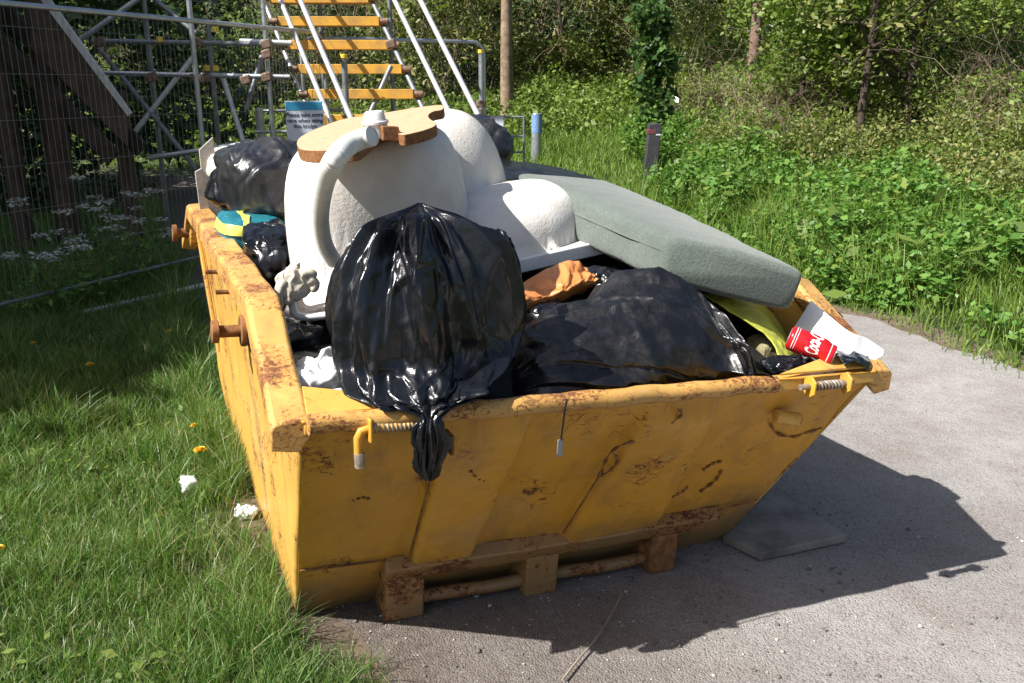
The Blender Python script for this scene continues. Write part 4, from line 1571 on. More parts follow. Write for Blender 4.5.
# upturned corner flange of the tub, stained brown inside, beside the glove
rows = [[on(300, 262, 0, 0.70), on(292, 268, 0, 0.66), on(289, 280, 0, 0.62)],
        [on(301, 285, 0, 0.72), on(293, 290, 0, 0.64), on(291, 299, 0, 0.60)],
        [on(306, 305, 0, 0.70), on(299, 311, 0, 0.63), on(296, 316, 0, 0.59)],
        [on(330, 303, 0, 0.66), on(328, 310, 0, 0.60), on(327, 316, 0, 0.57)]]
gg = patch(rows, 30, 12)
sheet('corner_flange', gg, M['flange_stain'], 0.006, TUB)
lip = [on(289, 280, 0, 0.62), on(290.5, 292, 0, 0.605), on(292, 304, 0, 0.595), on(295, 314, 0, 0.588), on(303, 317, 0, 0.583), on(315, 316.5, 0, 0.577), on(330, 315, 0, 0.57)]
MB().tube([tuple(p) for p in catmull([list(p) for p in lip], 40)], 0.012, 12).build('flange_lip', M['acrylic'], TUB, 180)

# ------------------------------------------------------------------ scaffold footbridge, fences, posts
def poles(parent, segs, r, mat, name):
    for p, q in segs:
        MB().tube([p, q], r, 12).build(name, M[mat], parent, 40)


def build_scaffold():
    T5 = at(361, 94, 8.6)
    step = Vector((-0.13, 0.20, 0.235))
    root = thing('scaffold_stair', (T5.x, T5.y, gz(T5.x, T5.y)), 'galvanised scaffold tube stair with yellow treads rising behind the skip', 'scaffold')
    wid = 0.51
    ax = Vector((1, 0.0, 0.0))
    n0, n1 = -6, 9
    # treads
    for k in range(-6, 10):
        c = T5 + step * k
        o = MB().box(c + Vector((0, 0.10, 0)), ax * wid, Vector((0, 0.11, 0)), Vector((0, 0, 0.045))).build('tread', M['tread'], root, 30, 0.004)
        for s in (-1, 1):
            MB().tube([c + ax * s * (wid + 0.01), c + ax * s * (wid + 0.09)], 0.032, 10).build('coupler', M['coupler'], root, 40)
    st = step / step.z
    gl = gz(T5.x, T5.y)
    for s in (-1, 1):
        base = T5 + ax * s * (wid + 0.05) + Vector((0, 0.02, -0.06))
        lo = base + st * (gl - base.z)
        hi = base + st * 2.4
        MB().tube([lo, hi], 0.0242, 12).build('stringer', M['galv_dull'] if s > 0 else M['galv'], root, 40)
        for h in (0.5, 1.0):
            b2 = base + Vector((0, -0.05, h))
            lo2 = b2 + st * (-1.3)
            MB().tube([lo2, b2 + st * 2.0], 0.0242, 12).build('handrail', M['pole_white'], root, 40)
    # standards and ledgers
    d = 8.9
    for (x, y0, y1, dep, mat) in ((391, -60, 150, 9.3, 'galv_dull'), (267, -60, 170, 8.7, 'galv'), (322, -60, 150, 9.6, 'galv_dull'), (196, -40, 190, 8.3, 'galv'), (215, 20, 185, 9.5, 'galv_dull'), (152, -40, 190, 8.9, 'galv_dull')):
        a, b = at(x, y0, dep), at(x, y1, dep)
        p = Vector(((a.x + b.x) / 2, (a.y + b.y) / 2, 0))
        top = max(a.z, b.z)
        g0 = gz(p.x, p.y)
        MB().tube([Vector((p.x, p.y, g0 - 0.05)), Vector((p.x, p.y, top))], 0.0242, 12).build('standard', M[mat], root, 40)
    for p, q, mat, n in (((98, 73), (290, 77), 'galv', 'ledger'), ((95, 41), (262, 44), 'galv_dull', 'ledger'), ((240, 41), (292, 43), 'pole_white', 'ledger'), ((150, 158), (262, 141), 'galv', 'ledger'),
                         ((92, 40), (197, 170), 'galv_dull', 'brace'), ((193, 57), (124, 146), 'pole_white', 'brace'), ((142, -4), (80, 40), 'galv', 'brace'), ((223, 78), (246, 150), 'pole_white', 'brace'),
                         ((262, 56), (246, 110), 'galv_dull', 'brace'), ((148, -6), (196, 33), 'galv_dull', 'brace'), ((391, 66), (368, 118), 'galv_dull', 'brace')):
        dep = 8.5 if n == 'ledger' else 8.65
        MB().tube([at(*p, dep), at(*q, dep)], 0.0242, 12).build(n, M[mat], root, 40)
    for (x, y) in ((267, 44), (267, 77), (196, 77), (196, 43), (152, 77), (100, 42), (391, 44), (267, 54), (246, 80), (205, 78)):
        c = at(x, y, 8.47)
        MB().box(c, Vector((0.045, 0, 0.012)), Vector((0, 0.04, 0)), Vector((-0.01, 0, 0.04))).build('coupler', M['coupler'], root, 30, 0.012)
    for (x, y) in ((160, 42), (216, 32), (207, 71), (216, 71)):
        c = at(x, y, 8.44)
        MB().tube([c, c + Vector((0.0, 0, 0.05))], 0.03, 10).build('tube_cap', M['yellow_cap'], root, 40)
    # two capped upright tubes at the foot of the stair
    for (x, yt, dep) in ((344, 58, 8.3), (481, 53, 9.6)):
        a = at(x, yt, dep)
        g0 = gz(a.x, a.y)
        po = MB().tube([(a.x, a.y, g0 - 0.05), (a.x, a.y, a.z)], 0.029, 14).build('guard_post', M['galv_dull'] if x == 344 else M['galv'], root, 40)
        MB().tube([(a.x, a.y, a.z - 0.005), (a.x, a.y, a.z + 0.035)], 0.034, 14).build('tube_cap', M['yellow_cap'], po, 40, 0.004)
    for (x, y) in ((481, 104), (478, 112)):
        c = at(x, y, 9.55)
        MB().box(c, Vector((0.05, 0, 0)), Vector((0, 0.045, 0)), Vector((0, 0, 0.035))).build('coupler', M['coupler'], root, 30, 0.012)


build_scaffold()


def mesh_panel(label, A, B, h, foot, pitch_v, group):
    """temporary fence panel between ground points A and B: rounded tube frame, wire infill, foot block"""
    A, B = Vector(A), Vector(B)
    ax = (B - A)
    ln = ax.length
    ax = ax / ln
    up = Vector((0, 0, 1))
    root = thing('mesh_fence', (A + B) / 2, label, 'fence panel', group)
    r = 0.02
    rad = 0.16
    path = [A + up * 0.0]
    path.append(A + up * (h - rad))
    for k in range(1, 6):
        a = k * math.pi / 12
        path.append(A + up * (h - rad + rad * math.sin(a)) + ax * (rad - rad * math.cos(a)))
    path.append(A + ax * rad + up * h)
    path.append(B - ax * rad + up * h)
    for k in range(5, 0, -1):
        a = k * math.pi / 12
        path.append(B + up * (h - rad + rad * math.sin(a)) - ax * (rad - rad * math.cos(a)))
    path.append(B + up * (h - rad))
    path.append(B)
    MB().tube(path, r, 12).build('tube_frame', M['galv'], root, 50)
    MB().tube([A + up * 0.16, B + up * 0.16], 0.014, 10).build('bottom_rail', M['galv_dull'], root, 50)
    mb = MB()
    n = int(ln / pitch_v)
    nrm = ax.cross(up)
    for i in range(1, n):
        p = A + ax * (ln * i / n) + nrm * 0.004
        mb.tube([p + up * 0.16, p + up * h], 0.0014, 4, False)
    k = 0.16
    z = 0.16
    while z < h - 0.1:
        z += 0.30
        mb.tube([A + up * z - nrm * 0.003, B + up * z - nrm * 0.003], 0.0019, 4, False)
    mb.build('wire_mesh', M['wire'], root)
    for P in (A, B):
        MB().box(P + up * 0.05, ax * 0.11, nrm * 0.33, up * 0.06).build('foot_block', M['rubbish_dark'], root, 30, 0.02)


def fence_pts(p, q, dp, dq, h):
    a, b = at(*p, dp), at(*q, dq)
    return Vector((a.x, a.y, a.z - h)), Vector((b.x, b.y, b.z - h))


a, b = at(0, 3, 5.75), at(323, 33, 8.95)
a = a + (a - b) * 0.30
A, B = Vector((a.x, a.y, a.z - 2.1)), Vector((b.x, b.y, b.z - 2.1))
mesh_panel('long galvanised mesh fence panel running past the cow parsley towards the stair', A, B, 2.1, 0.1, 0.05, 'temporary mesh fence panels')
a, b = at(418, 44, 10.2), at(484, 42, 10.6)
a = a + (a - b) * 1.6
A, B = Vector((a.x, a.y, b.z - 2.1)), Vector((b.x, b.y, b.z - 2.1))
mesh_panel('mesh fence panel with rounded corner standing behind the scaffold stair', A, B, 2.1, 0.1, 0.05, 'temporary mesh fence panels')


def build_sign():
    dep = 7.9
    c = at(305, 121, dep)
    hw, hh = 18.5 / F_PX * dep, 19.5 / F_PX * dep
    ax, up = Vector((1, 0.15, 0)).normalized(), Vector((0, 0, 1))
    nr = Vector((0.15, -1, 0)).normalized()
    root = thing('notice_sign', c - up * hh, 'white notice with blue header tied to the mesh fence asking people to take care', 'sign')
    MB().box(c, ax * hw, nr * 0.004, up * hh).build('sign_board', M['sign_white'], root, 30, 0.003)
    MB().box(c + up * hh * 0.74 + nr * 0.0035, ax * hw * 0.95, nr * 0.003, up * hh * 0.2).build('blue_header', M['sign_blue'], root)
    for line, dz, sz in (('Please take extra', 0.30, 0.052), ('care when using', 0.02, 0.052), ('this bridge', -0.26, 0.052)):
        cu = bpy.data.curves.new('lettering', 'FONT')
        cu.body = line
        cu.size = sz * 0.92
        cu.offset = 0.0012
        cu.align_x = 'CENTER'
        cu.align_y = 'CENTER'
        to = bpy.data.objects.new('lettering_tmp', cu)
        COL.objects.link(to)
        dg = bpy.context.evaluated_depsgraph_get()
        tm = to.evaluated_get(dg).to_mesh()
        V = [tuple(c + ax * v.co.x + up * (v.co.y + dz * hh) + nr * 0.0075) for v in tm.vertices]
        F = [tuple(p.vertices) for p in tm.polygons]
        to.evaluated_get(dg).to_mesh_clear()
        bpy.data.objects.remove(to)
        mesh_obj('lettering', V, F, M['dark_print'], root)


build_sign()


def build_small_gate():
    dep = 11.5
    a, b = at(486, 117, dep), at(524, 117, dep)
    g0 = min(gz(a.x, a.y), gz(b.x, b.y))
    root = thing('barrier_gate', ((a.x + b.x) / 2, (a.y + b.y) / 2, g0), 'low grey tube gate with pale panel beside the blue topped post', 'gate')
    up = Vector((0, 0, 1))
    zs = [at(500, y, dep).z for y in (117, 136.5, 153)]
    mb = MB()
    for z in zs:
        mb.tube([(a.x - 0.3, a.y, z), (b.x, b.y, z)], 0.014, 10)
    mb.tube([(b.x, b.y, g0), (b.x, b.y, zs[0])], 0.016, 10)
    mb.tube([(a.x - 0.3, a.y, g0), (a.x - 0.3, a.y, zs[0])], 0.016, 10)
    mb.build('gate_frame', M['galv_dull'], root, 40)
    c = at(496, 135, dep + 0.04)
    MB().box(c, Vector((0.1, 0, 0)), Vector((0, 0.006, 0)), up * 0.23).build('pale_panel', M['sign_white'], root, 30, 0.003)
    # galvanised tubes of the barrier left of the sign
    dep = 9.2
    root = thing('hand_barrier', at(265, 160, dep), 'grey tube barrier low behind the sign and the mesh fence', 'barrier')
    mb = MB()
    for y in (110, 131):
        mb.tube([at(255, y + 1, dep), at(345, y, dep)], 0.016, 10)
    p = at(259, 108, dep)
    mb.tube([(p.x, p.y, gz(p.x, p.y)), (p.x, p.y, p.z)], 0.045, 14)
    mb.build('barrier_frame', M['galv'], root, 40)


build_small_gate()


def build_posts():
    g = on_ground(649, 181)
    dep = (g - CAMV).dot(fwd)
    h = 56 / F_PX * dep
    root = thing('marker_post', g, 'charcoal marker post with faded red band standing in the verge grass', 'bollard')
    w = 6.3 / F_PX * dep
    lean = Vector((0.05, 0, 1)).normalized()
    MB().prism([g + Vector((x * w, y * w, -0.1)) for x, y in ((-1, -1), (1, -1), (1, 1), (-1, 1))], lean * (h + 0.1)).build('post', M['bollard'], root, 30, 0.012)
    c = g + lean * (h * 0.86)
    MB().prism([c + Vector((x * w * 1.03, y * w * 1.03, -0.03)) for x, y in ((-1, -1), (0.2, -1), (0.2, 1), (-1, 1))], lean * 0.07).build('red_band', M['red_band'], root, 30, 0.004)
    c = g + lean * (h * 0.80)
    MB().prism([c + Vector((x * w * 1.02, y * w * 1.02, 0)) for x, y in ((0.25, -1), (1, -1), (1, 1), (0.25, 1))], lean * 0.02).build('pale_strip', M['sign_white'], root, 30, 0.002)
    g = on_ground(536, 164)
    dep = (g - CAMV).dot(fwd)
    h = 49 / F_PX * dep
    root = thing('waymark_post', g, 'grey metal post with blue stickers round its top beside the low gate', 'post')
    r = 5.2 / F_PX * dep
    MB().tube([g - Vector((0, 0, 0.1)), g + Vector((0.01, 0, h))], r, 20).build('post', M['galv'], root, 40, 0.01)
    MB().tube([g + Vector((0.01, 0, h * 0.62)), g + Vector((0.01, 0, h * 0.97))], r * 1.04, 20).build('blue_sticker', M['sticker'], root, 40)


build_posts()


def build_timber():
    root = thing('timber_bridge', at(60, 190, 7.6), 'dark weathered timber footbridge ramp behind the mesh fence', 'footbridge')
    dep = 7.9

    def beam(p, q, w, mat, name, d=dep, dd=0.0):
        a, b = at(*p, d), at(*q, d + dd)
        t = (b - a).normalized()
        s = t.cross(Vector((0, 1, 0))).normalized() * (w / F_PX * d / 2)
        MB().prism([a - s, a + s, b + s, b - s], Vector((0, 0.07, 0))).build(name, M[mat], root, 30, 0.006)
    beam((-20, 25), (112, 158), 17, 'timber_dark', 'rail_beam', dep - 0.1)
    beam((-20, -12), (140, 150), 16, 'timber_dark', 'rail_beam', dep + 0.25)
    for (x, yt, w, d) in ((37, -8, 17, dep + 0.1), (28, -8, 10, dep + 0.3), (118, 96, 13, dep + 0.35), (-12, 0, 15, dep)):
        a = at(x, yt, d)
        hw = w / F_PX * d / 2
        g0 = gz(a.x, a.y)
        MB().box((a.x, a.y, (a.z + g0) / 2), (hw, 0, 0), (0, hw, 0), (0, 0, (a.z - g0) / 2 + 0.05)).build('post', M['timber_post'], root, 30, 0.008)
    # pale-edged side board with the brown face below it
    a0, a1 = at(40, -14, dep - 0.2), at(131, 113, dep - 0.2)
    t = (a1 - a0).normalized()
    s = t.cross(Vector((0, 1, 0))).normalized()
    if s.x > 0: s = -s
    w = 9.0 / F_PX * dep
    MB().prism([a0, a1, a1 + s * w * 0.55, a0 + s * w * 0.9], Vector((0, 0.04, 0))).build('board_edge', M['board_edge'], root, 30, 0.003)
    MB().prism([a0 + s * w + Vector((0, 0.03, 0)), a1 + s * w * 0.6 + Vector((0, 0.03, 0)), a1 + s * w * 0.6 + Vector((-0.05, 0.03, -0.25)), a0 + s * w + Vector((-0.12, 0.03, -0.45))], Vector((0, 0.03, 0))).build('side_board', M['timber_post'], root, 30, 0.003)
    # white tube lying in the shaded grass
    a, b = on_ground(84, 320), on_ground(203, 294)
    o = MB().tube([a + Vector((0, 0, 0.05)), b + Vector((0, 0, 0.07))], 0.024, 12).build('steel_tube', M['pole_white'], None, 40)
    tag(o, 'pale steel tube lying in the shaded grass beside the skip', 'tube')


build_timber()

# worn board lying on the track at the skip's side
qd = [on_ground(x, y) for x, y in ((722, 548), (760, 566), (846, 547), (775, 499))]
qd = [p + Vector((0, 0, 0.020)) for p in qd]
o = MB().prism(qd, Vector((0, 0, 0.036))).build('paving_board', M['slab'], None, 30, 0.005)
tag(o, 'grey worn rectangular board lying on the track in the shadow of the skip', 'board')

# ------------------------------------------------------------------ vegetation
def unit(v):
    return v / np.maximum(np.linalg.norm(v, axis=-1, keepdims=True), 1e-9)


def leaf_quads(P, size, up=0.35, aspect=0.55, r=None, fold=0.25):
    """one folded four-cornered leaf at each point"""
    r = r or rng
    n = len(P)
    nrm = unit(r.normal(size=(n, 3)) + np.array([0, 0, up]) * 2)
    d = unit(np.cross(nrm, r.normal(size=(n, 3))))
    s = np.cross(nrm, d)
    L_ = (np.asarray(size) * np.clip(r.lognormal(-0.05, 0.38, n), 0.4, 2.1))[:, None]
    a = P
    b = P + d * L_ * 0.5 + s * L_ * aspect * 0.5 - nrm * L_ * fold * 0.3
    c = P + d * L_ - nrm * L_ * 0.12
    e = P + d * L_ * 0.5 - s * L_ * aspect * 0.5 - nrm * L_ * fold * 0.3
    return np.stack([a, b, c, e], 1).reshape(-1, 3)


def clump_points(centres, radii, per, r=None, shell=0.45):
    r = r or rng
    out = []
    for c, ra, k in zip(centres, radii, per):
        d = unit(r.normal(size=(k, 3)))
        rr = r.random(k)[:, None] ** shell
        out.append(np.asarray(c) + d * rr * np.asarray(ra))
    return np.concatenate(out)


def blades(x, y, z, h, w, lean=0.5, r=None):
    """bent three-segment grass blades; returns vertices and quad indices (tip pinched)"""
    r = r or rng
    n = len(x)
    a = r.uniform(0, 2 * np.pi, n)
    dirx, diry = np.cos(a), np.sin(a)
    b = r.uniform(0, 2 * np.pi, n)
    sx, sy = np.cos(b), np.sin(b)
    ln = lean * r.uniform(0.1, 1.3, n) * h
    lv = []
    for t, wf in ((0.0, 1.0), (0.45, 0.85), (0.8, 0.5), (1.0, 0.06)):
        px = x + dirx * ln * t * t
        py = y + diry * ln * t * t
        pz = z + h * (t - 0.22 * t * t * (ln / np.maximum(h, 1e-6)))
        for s in (-1, 1):
            lv.append(np.stack([px + sx * w * wf * s * 0.5, py + sy * w * wf * s * 0.5, pz], -1))
    V = np.stack(lv, 1)
    q = np.array([[0, 1, 3, 2], [2, 3, 5, 4], [4, 5, 7, 6]])
    idx = (np.arange(n) * 8)[:, None, None] + q[None]
    return V.reshape(-1, 3), idx.reshape(-1)


def local_uv(x, y):
    v = (x - SO.x) * math.cos(PSI) + (y - SO.y) * math.sin(PSI)
    u = -(x - SO.x) * math.sin(PSI) + (y - SO.y) * math.cos(PSI)
    return u, v


def in_view(x, y, z, mx=70, my=60):
    d = np.stack([x, y, z - CAM_H], -1)
    dep = d @ np.array(fwd)
    px = 512 + F_PX * d[:, 0] / np.maximum(dep, 0.05)
    py = 341.5 - F_PX * (d @ np.array(upv)) / np.maximum(dep, 0.05)
    return (dep > 0.3) & (px > -mx) & (px < 1024 + mx) & (py > -my) & (py < 683 + my)


def vnoise(x, y, s, seed=0):
    """cheap smooth value noise in numpy"""
    xi, yi = np.floor(x * s).astype(int), np.floor(y * s).astype(int)
    fx, fy = x * s - xi, y * s - yi
    fx, fy = fx * fx * (3 - 2 * fx), fy * fy * (3 - 2 * fy)

    def hsh(a, b):
        q = np.sin(a * 127.1 + b * 311.7 + seed * 74.7) * 43758.5453
        return q - np.floor(q)
    return (hsh(xi, yi) * (1 - fx) + hsh(xi + 1, yi) * fx) * (1 - fy) + (hsh(xi, yi + 1) * (1 - fx) + hsh(xi + 1, yi + 1) * fx) * fy


def scatter(n, x0, x1, y0, y1):
    return rng.uniform(x0, x1, n), rng.uniform(y0, y1, n)


def lawn():
    Vs, Is, off = [], [], 0
    # (count, box, height, width, clumping)
    for (n, box, h, w) in ((150000, (-3.2, 0.2, 1.4, 3.6), (0.05, 0.13), (0.0022, 0.0045)),
                           (120000, (-4.6, -0.4, 3.4, 6.4), (0.06, 0.17), (0.003, 0.006)),
                           (80000, (-7.5, -1.0, 6.2, 12), (0.09, 0.26), (0.005, 0.010))):
        x, y = scatter(n, *box)
        u, v = local_uv(x, y)
        z = ground_z(x, y)
        edge = ROAD_L - 0.1 + 0.10 * np.sin(u * 3.1) + 0.08 * np.sin(u * 7.7 + 1)
        dens = 0.35 + 0.9 * vnoise(x, y, 2.6, 1) * (0.5 + vnoise(x, y, 8, 2))
        inside = (u > 0.30) & (u < LN - 0.3) & (v > TI - 0.02)
        keep = (v < edge + rng.normal(0, 0.05, n)) & ~inside & in_view(x, y, z) & (rng.random(n) < dens)
        bare = (vnoise(x, y, 1.9, 5) > 0.70) & (y < 3.4)
        keep &= ~(bare & (rng.random(n) < 0.7))
        x, y, z = x[keep], y[keep], z[keep]
        u, v = local_uv(x, y)
        m = len(x)
        hh = 0.88 * rng.uniform(*h, m) * (0.45 + 1.05 * vnoise(x, y, 3.2, 3)) * (0.7 + 0.6 * vnoise(x, y, 9, 4))
        hh *= 1 + 0.8 * np.exp(-((v - 0.0) / 0.13) ** 2) * (u > 0.3)       # longer along the skip
        hh *= 1 + 0.25 * (vnoise(x, y, 5, 7) > 0.7)
        V, I = blades(x, y, z - 0.005, hh, rng.uniform(*w, m), 0.75)
        Vs.append(V); Is.append(I + off); off += len(V)
    tag(raw_mesh('grass', np.concatenate(Vs), 4, M['grass'], None, np.concatenate(Is)), 'long uneven green grass growing beside the skip', 'grass', kind='stuff')
    # broad low leaves in the lawn
    x, y = scatter(5200, -4, 0.1, 1.6, 6)
    z = ground_z(x, y)
    u, v = local_uv(x, y)
    k = (v < 0.1) & in_view(x, y, z) & (vnoise(x, y, 1.6, 8) > 0.55)
    P = np.stack([x, y, z + rng.uniform(0.02, 0.07, len(x))], -1)[k]
    tag(raw_mesh('weeds', leaf_quads(P, 0.032, 1.2, 0.6), 4, M['leaf_fresh']), 'low broad leaved weeds among the grass', 'weeds', kind='stuff')


lawn()


BOL = on_ground(649, 181)


def meadow():
    """the far lawn and the nettly verge beyond the track"""
    Vs, Is, off = [], [], 0
    for (n, box, h, w) in ((90000, (0.5, 9, 4.2, 11), (0.10, 0.34), (0.007, 0.014)),
                           (110000, (-3, 9, 10, 19), (0.10, 0.30), (0.010, 0.02)),
                           (70000, (-10, 14, 17, 27), (0.12, 0.32), (0.016, 0.035))):
        x, y = scatter(n, *box)
        u, v = local_uv(x, y)
        z = ground_z(x, y)
        keep = ((v > V_EDGE + 0.12 * np.sin(u * 2.3) + rng.normal(0, 0.06, n)) | (u > 15)) & in_view(x, y, z, 30, 30)
        dens = 0.35 + 0.8 * vnoise(x, y, 0.9, 11)
        keep &= rng.random(n) < dens
        x, y, z = x[keep], y[keep], z[keep]
        u, v = local_uv(x, y)
        m = len(x)
        hh = rng.uniform(*h, m) * (0.5 + vnoise(x, y, 0.8, 12)) * (0.7 + 0.6 * vnoise(x, y, 3.1, 13)) * (0.35 + 0.65 * np.clip((v - V_EDGE) / 0.8, 0, 1))
        V, I = blades(x, y, z - 0.01, hh, rng.uniform(*w, m), 0.6)
        Vs.append(V); Is.append(I + off); off += len(V)
    tag(raw_mesh('grass', np.concatenate(Vs), 4, M['grass_far'], None, np.concatenate(Is)), 'bright rough grass on the verge beyond the track', 'grass', kind='stuff')
    # nettle and cleaver clumps
    Ps, Sz = [], []
    n = 2600
    x, y = scatter(n, 1.5, 12, 4.8, 17)
    u, v = local_uv(x, y)
    z = ground_z(x, y)
    t = v - V_EDGE
    k = (t > 0.25) & (t < 4.3) & in_view(x, y, z, 60, 60) & (rng.random(n) < 0.25 + 0.9 * (vnoise(x, y, 0.7, 21) > 0.42))
    k &= ~((np.hypot(x - BOL.x, y - BOL.y) < 0.9) & (y < BOL.y + 0.2)) & ((y < 9.5) | (x > BOL.x - 0.1))
    x, y, z, t = x[k], y[k], z[k], t[k]
    hv_ = vnoise(x, y, 0.9, 23) * (0.6 + 0.8 * vnoise(x, y, 2.4, 24))
    c = np.stack([x, y, z + 0.05 + (0.08 + 0.34 * hv_) * np.clip(t, 0, 1.2)], -1)
    sc = 0.45 + 0.55 * np.clip(t / 1.2, 0, 1)
    ra = np.stack([0.24 * sc, 0.24 * sc, 0.20 * sc * rng.uniform(0.6, 1.7, len(x))], -1)
    P = clump_points(c, ra, [75] * len(x))
    P[:, 2] = np.maximum(P[:, 2], ground_z(P[:, 0], P[:, 1]) + 0.02)
    tag(raw_mesh('weeds', leaf_quads(P, 0.068, 0.8, 0.6), 4, M['nettle']), 'nettles and broad leaved weeds along the verge', 'weeds', kind='stuff')

    big = rng.random(len(P)) < 0.05
    tag(raw_mesh('weeds', leaf_quads(P[big] + np.array([0, 0, 0.05]), 0.125, 1.1, 0.5), 4, M['leaf_fresh']), 'large dock leaves standing among the nettles', 'weeds', kind='stuff')
    # tall grass tufts pushing through the nettles
    tuft = P[rng.random(len(P)) < 0.012]
    n = len(tuft) * 14
    tx = np.repeat(tuft[:, 0], 14) + rng.normal(0, 0.07, n)
    ty = np.repeat(tuft[:, 1], 14) + rng.normal(0, 0.07, n)
    V, I = blades(tx, ty, ground_z(tx, ty), rng.uniform(0.3, 0.75, n), rng.uniform(0.006, 0.012, n), 0.6)
    tag(raw_mesh('grass', V, 4, M['grass_far'], None, I), 'tall grass tufts pushing up through the verge weeds', 'grass', kind='stuff')


meadow()


def tube_mesh(paths, radii, n=5):
    """many thin bent tubes as one vertex and quad list"""
    Vs, Is, off = [], [], 0
    for p, r in zip(paths, radii):
        m = len(p)
        t = unit(np.gradient(p, axis=0))
        a = unit(np.cross(t, np.array([0.31, 0.17, 0.93])))
        b = np.cross(t, a)
        th = np.arange(n) * 2 * np.pi / n
        rr = np.linspace(r, r * 0.35, m)[:, None, None]
        V = p[:, None] + (a[:, None] * np.cos(th)[None, :, None] + b[:, None] * np.sin(th)[None, :, None]) * rr
        i = np.arange(m * n).reshape(m, n)
        j = np.roll(i, -1, 1)
        I = np.stack([i[:-1], j[:-1], j[1:], i[1:]], -1).reshape(-1)
        Vs.append(V.reshape(-1, 3)); Is.append(I + off); off += m * n
    return np.concatenate(Vs), np.concatenate(Is)


def stems(name, n, sampler, length, arch, radius, mat, label, up=1.0, r=None):
    r = r or rng
    paths, radii = [], []
    for _ in range(n):
        b = sampler()
        a = r.uniform(0, 2 * np.pi)
        l = r.uniform(*length)
        d = np.array([math.cos(a), math.sin(a), 0])
        t = np.linspace(0, 1, 9)[:, None]
        reach = r.uniform(*arch)
        p = np.asarray(b) + d * l * reach * t + np.array([0, 0, 1.0]) * l * up * (t - 0.75 * reach * t * t)
        p = p + np.cumsum(r.normal(0, 0.02 * l, p.shape), 0)
        paths.append(p)
        radii.append(r.uniform(*radius))
    V, I = tube_mesh(paths, radii, 5)
    return tag(raw_mesh(name, V, 4, M[mat], None, I), label, 'undergrowth', kind='stuff')


# zones of the hedge bank: the far hedge line behind the meadow and the bramble bank beyond the verge
def far_spot():
    while True:
        x = rng.uniform(-15, 12); y = rng.uniform(20, 31)
        u, v = local_uv(x, y)
        if y > 22.5 + 1.2 * math.sin(x * 0.7) - 0.12 * x:
            return x, y


def bank_spot(lo=3.4, hi=11):
    while True:
        x = rng.uniform(3, 17); y = rng.uniform(5, 24)
        u, v = local_uv(np.array(x), np.array(y))
        t = float(v) - V_EDGE
        if lo + 0.6 * math.sin(float(u) * 1.1) < t < hi and in_view(np.array([x]), np.array([y]), np.array([1.5]), 150, 200)[0]:
            return x, y


def hedge_mass(name, spots, zr, rr, per, leaf, mat, label):
    c, ra, k = [], [], []
    for (x, y) in spots:
        g = gz(x, y)
        z = g + rng.uniform(*zr)
        r = rng.uniform(*rr)
        c.append((x, y, z)); ra.append((r, r, r * rng.uniform(0.5, 0.9))); k.append(int(per * (r / rr[1]) ** 2) + 8)
    P = clump_points(c, ra, k)
    P = P[in_view(P[:, 0], P[:, 1], P[:, 2], 40, 80)]
    tag(raw_mesh(name, leaf_quads(P, leaf, 0.5, 0.6), 4, M[mat]), label, 'undergrowth', kind='stuff')


hedge_mass('undergrowth', [far_spot() for _ in range(560)], (0.2, 6.8), (0.5, 1.2), 520, 0.105, 'leaf_olive', 'olive green hedge foliage filling the far bank')
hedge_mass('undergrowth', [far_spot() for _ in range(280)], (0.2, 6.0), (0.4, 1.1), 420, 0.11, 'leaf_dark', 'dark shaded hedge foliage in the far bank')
hedge_mass('undergrowth', [far_spot() for _ in range(260)], (0.3, 6.2), (0.35, 0.9), 420, 0.10, 'leaf_fresh', 'fresh spring leaves scattered through the far hedge')
hedge_mass('undergrowth', [(rng.uniform(-11, 7), rng.uniform(18.5, 23.5)) for _ in range(230)], (0.05, 0.7), (0.3, 0.7), 420, 0.085, 'leaf_fresh', 'fresh low herbs along the foot of the far hedge')
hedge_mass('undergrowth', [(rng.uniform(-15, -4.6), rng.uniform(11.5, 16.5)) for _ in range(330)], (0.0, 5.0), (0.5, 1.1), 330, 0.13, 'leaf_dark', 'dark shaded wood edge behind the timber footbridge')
hedge_mass('undergrowth', [bank_spot(3.2, 6) for _ in range(420)], (0.0, 0.55), (0.22, 0.5), 460, 0.046, 'leaf_olive', 'low bramble leaves covering the bank')
hedge_mass('undergrowth', [bank_spot(3.4, 7) for _ in range(200)], (0.0, 0.7), (0.2, 0.45), 380, 0.046, 'leaf_fresh', 'fresh low leaves among the brambles')
hedge_mass('undergrowth', [bank_spot(5.5, 11) for _ in range(420)], (0.1, 3.8), (0.4, 0.9), 460, 0.062, 'leaf_olive', 'tall bramble and scrub foliage on the bank')
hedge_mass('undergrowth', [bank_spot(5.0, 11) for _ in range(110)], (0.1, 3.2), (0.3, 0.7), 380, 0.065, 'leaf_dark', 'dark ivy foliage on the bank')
hedge_mass('undergrowth', [bank_spot(4.2, 11) for _ in range(250)], (0.2, 3.6), (0.25, 0.65), 380, 0.06, 'leaf_fresh', 'bright fresh foliage on the bank')


def spot3(f, zr):
    def g():
        x, y = f()
        return (x, y, gz(x, y) + rng.uniform(*zr))
    return g


def patchy(f, scale, thr):
    def g():
        while True:
            x, y = f()
            if vnoise(np.array([x]), np.array([y]), scale, 33)[0] > thr:
                return x, y
    return g


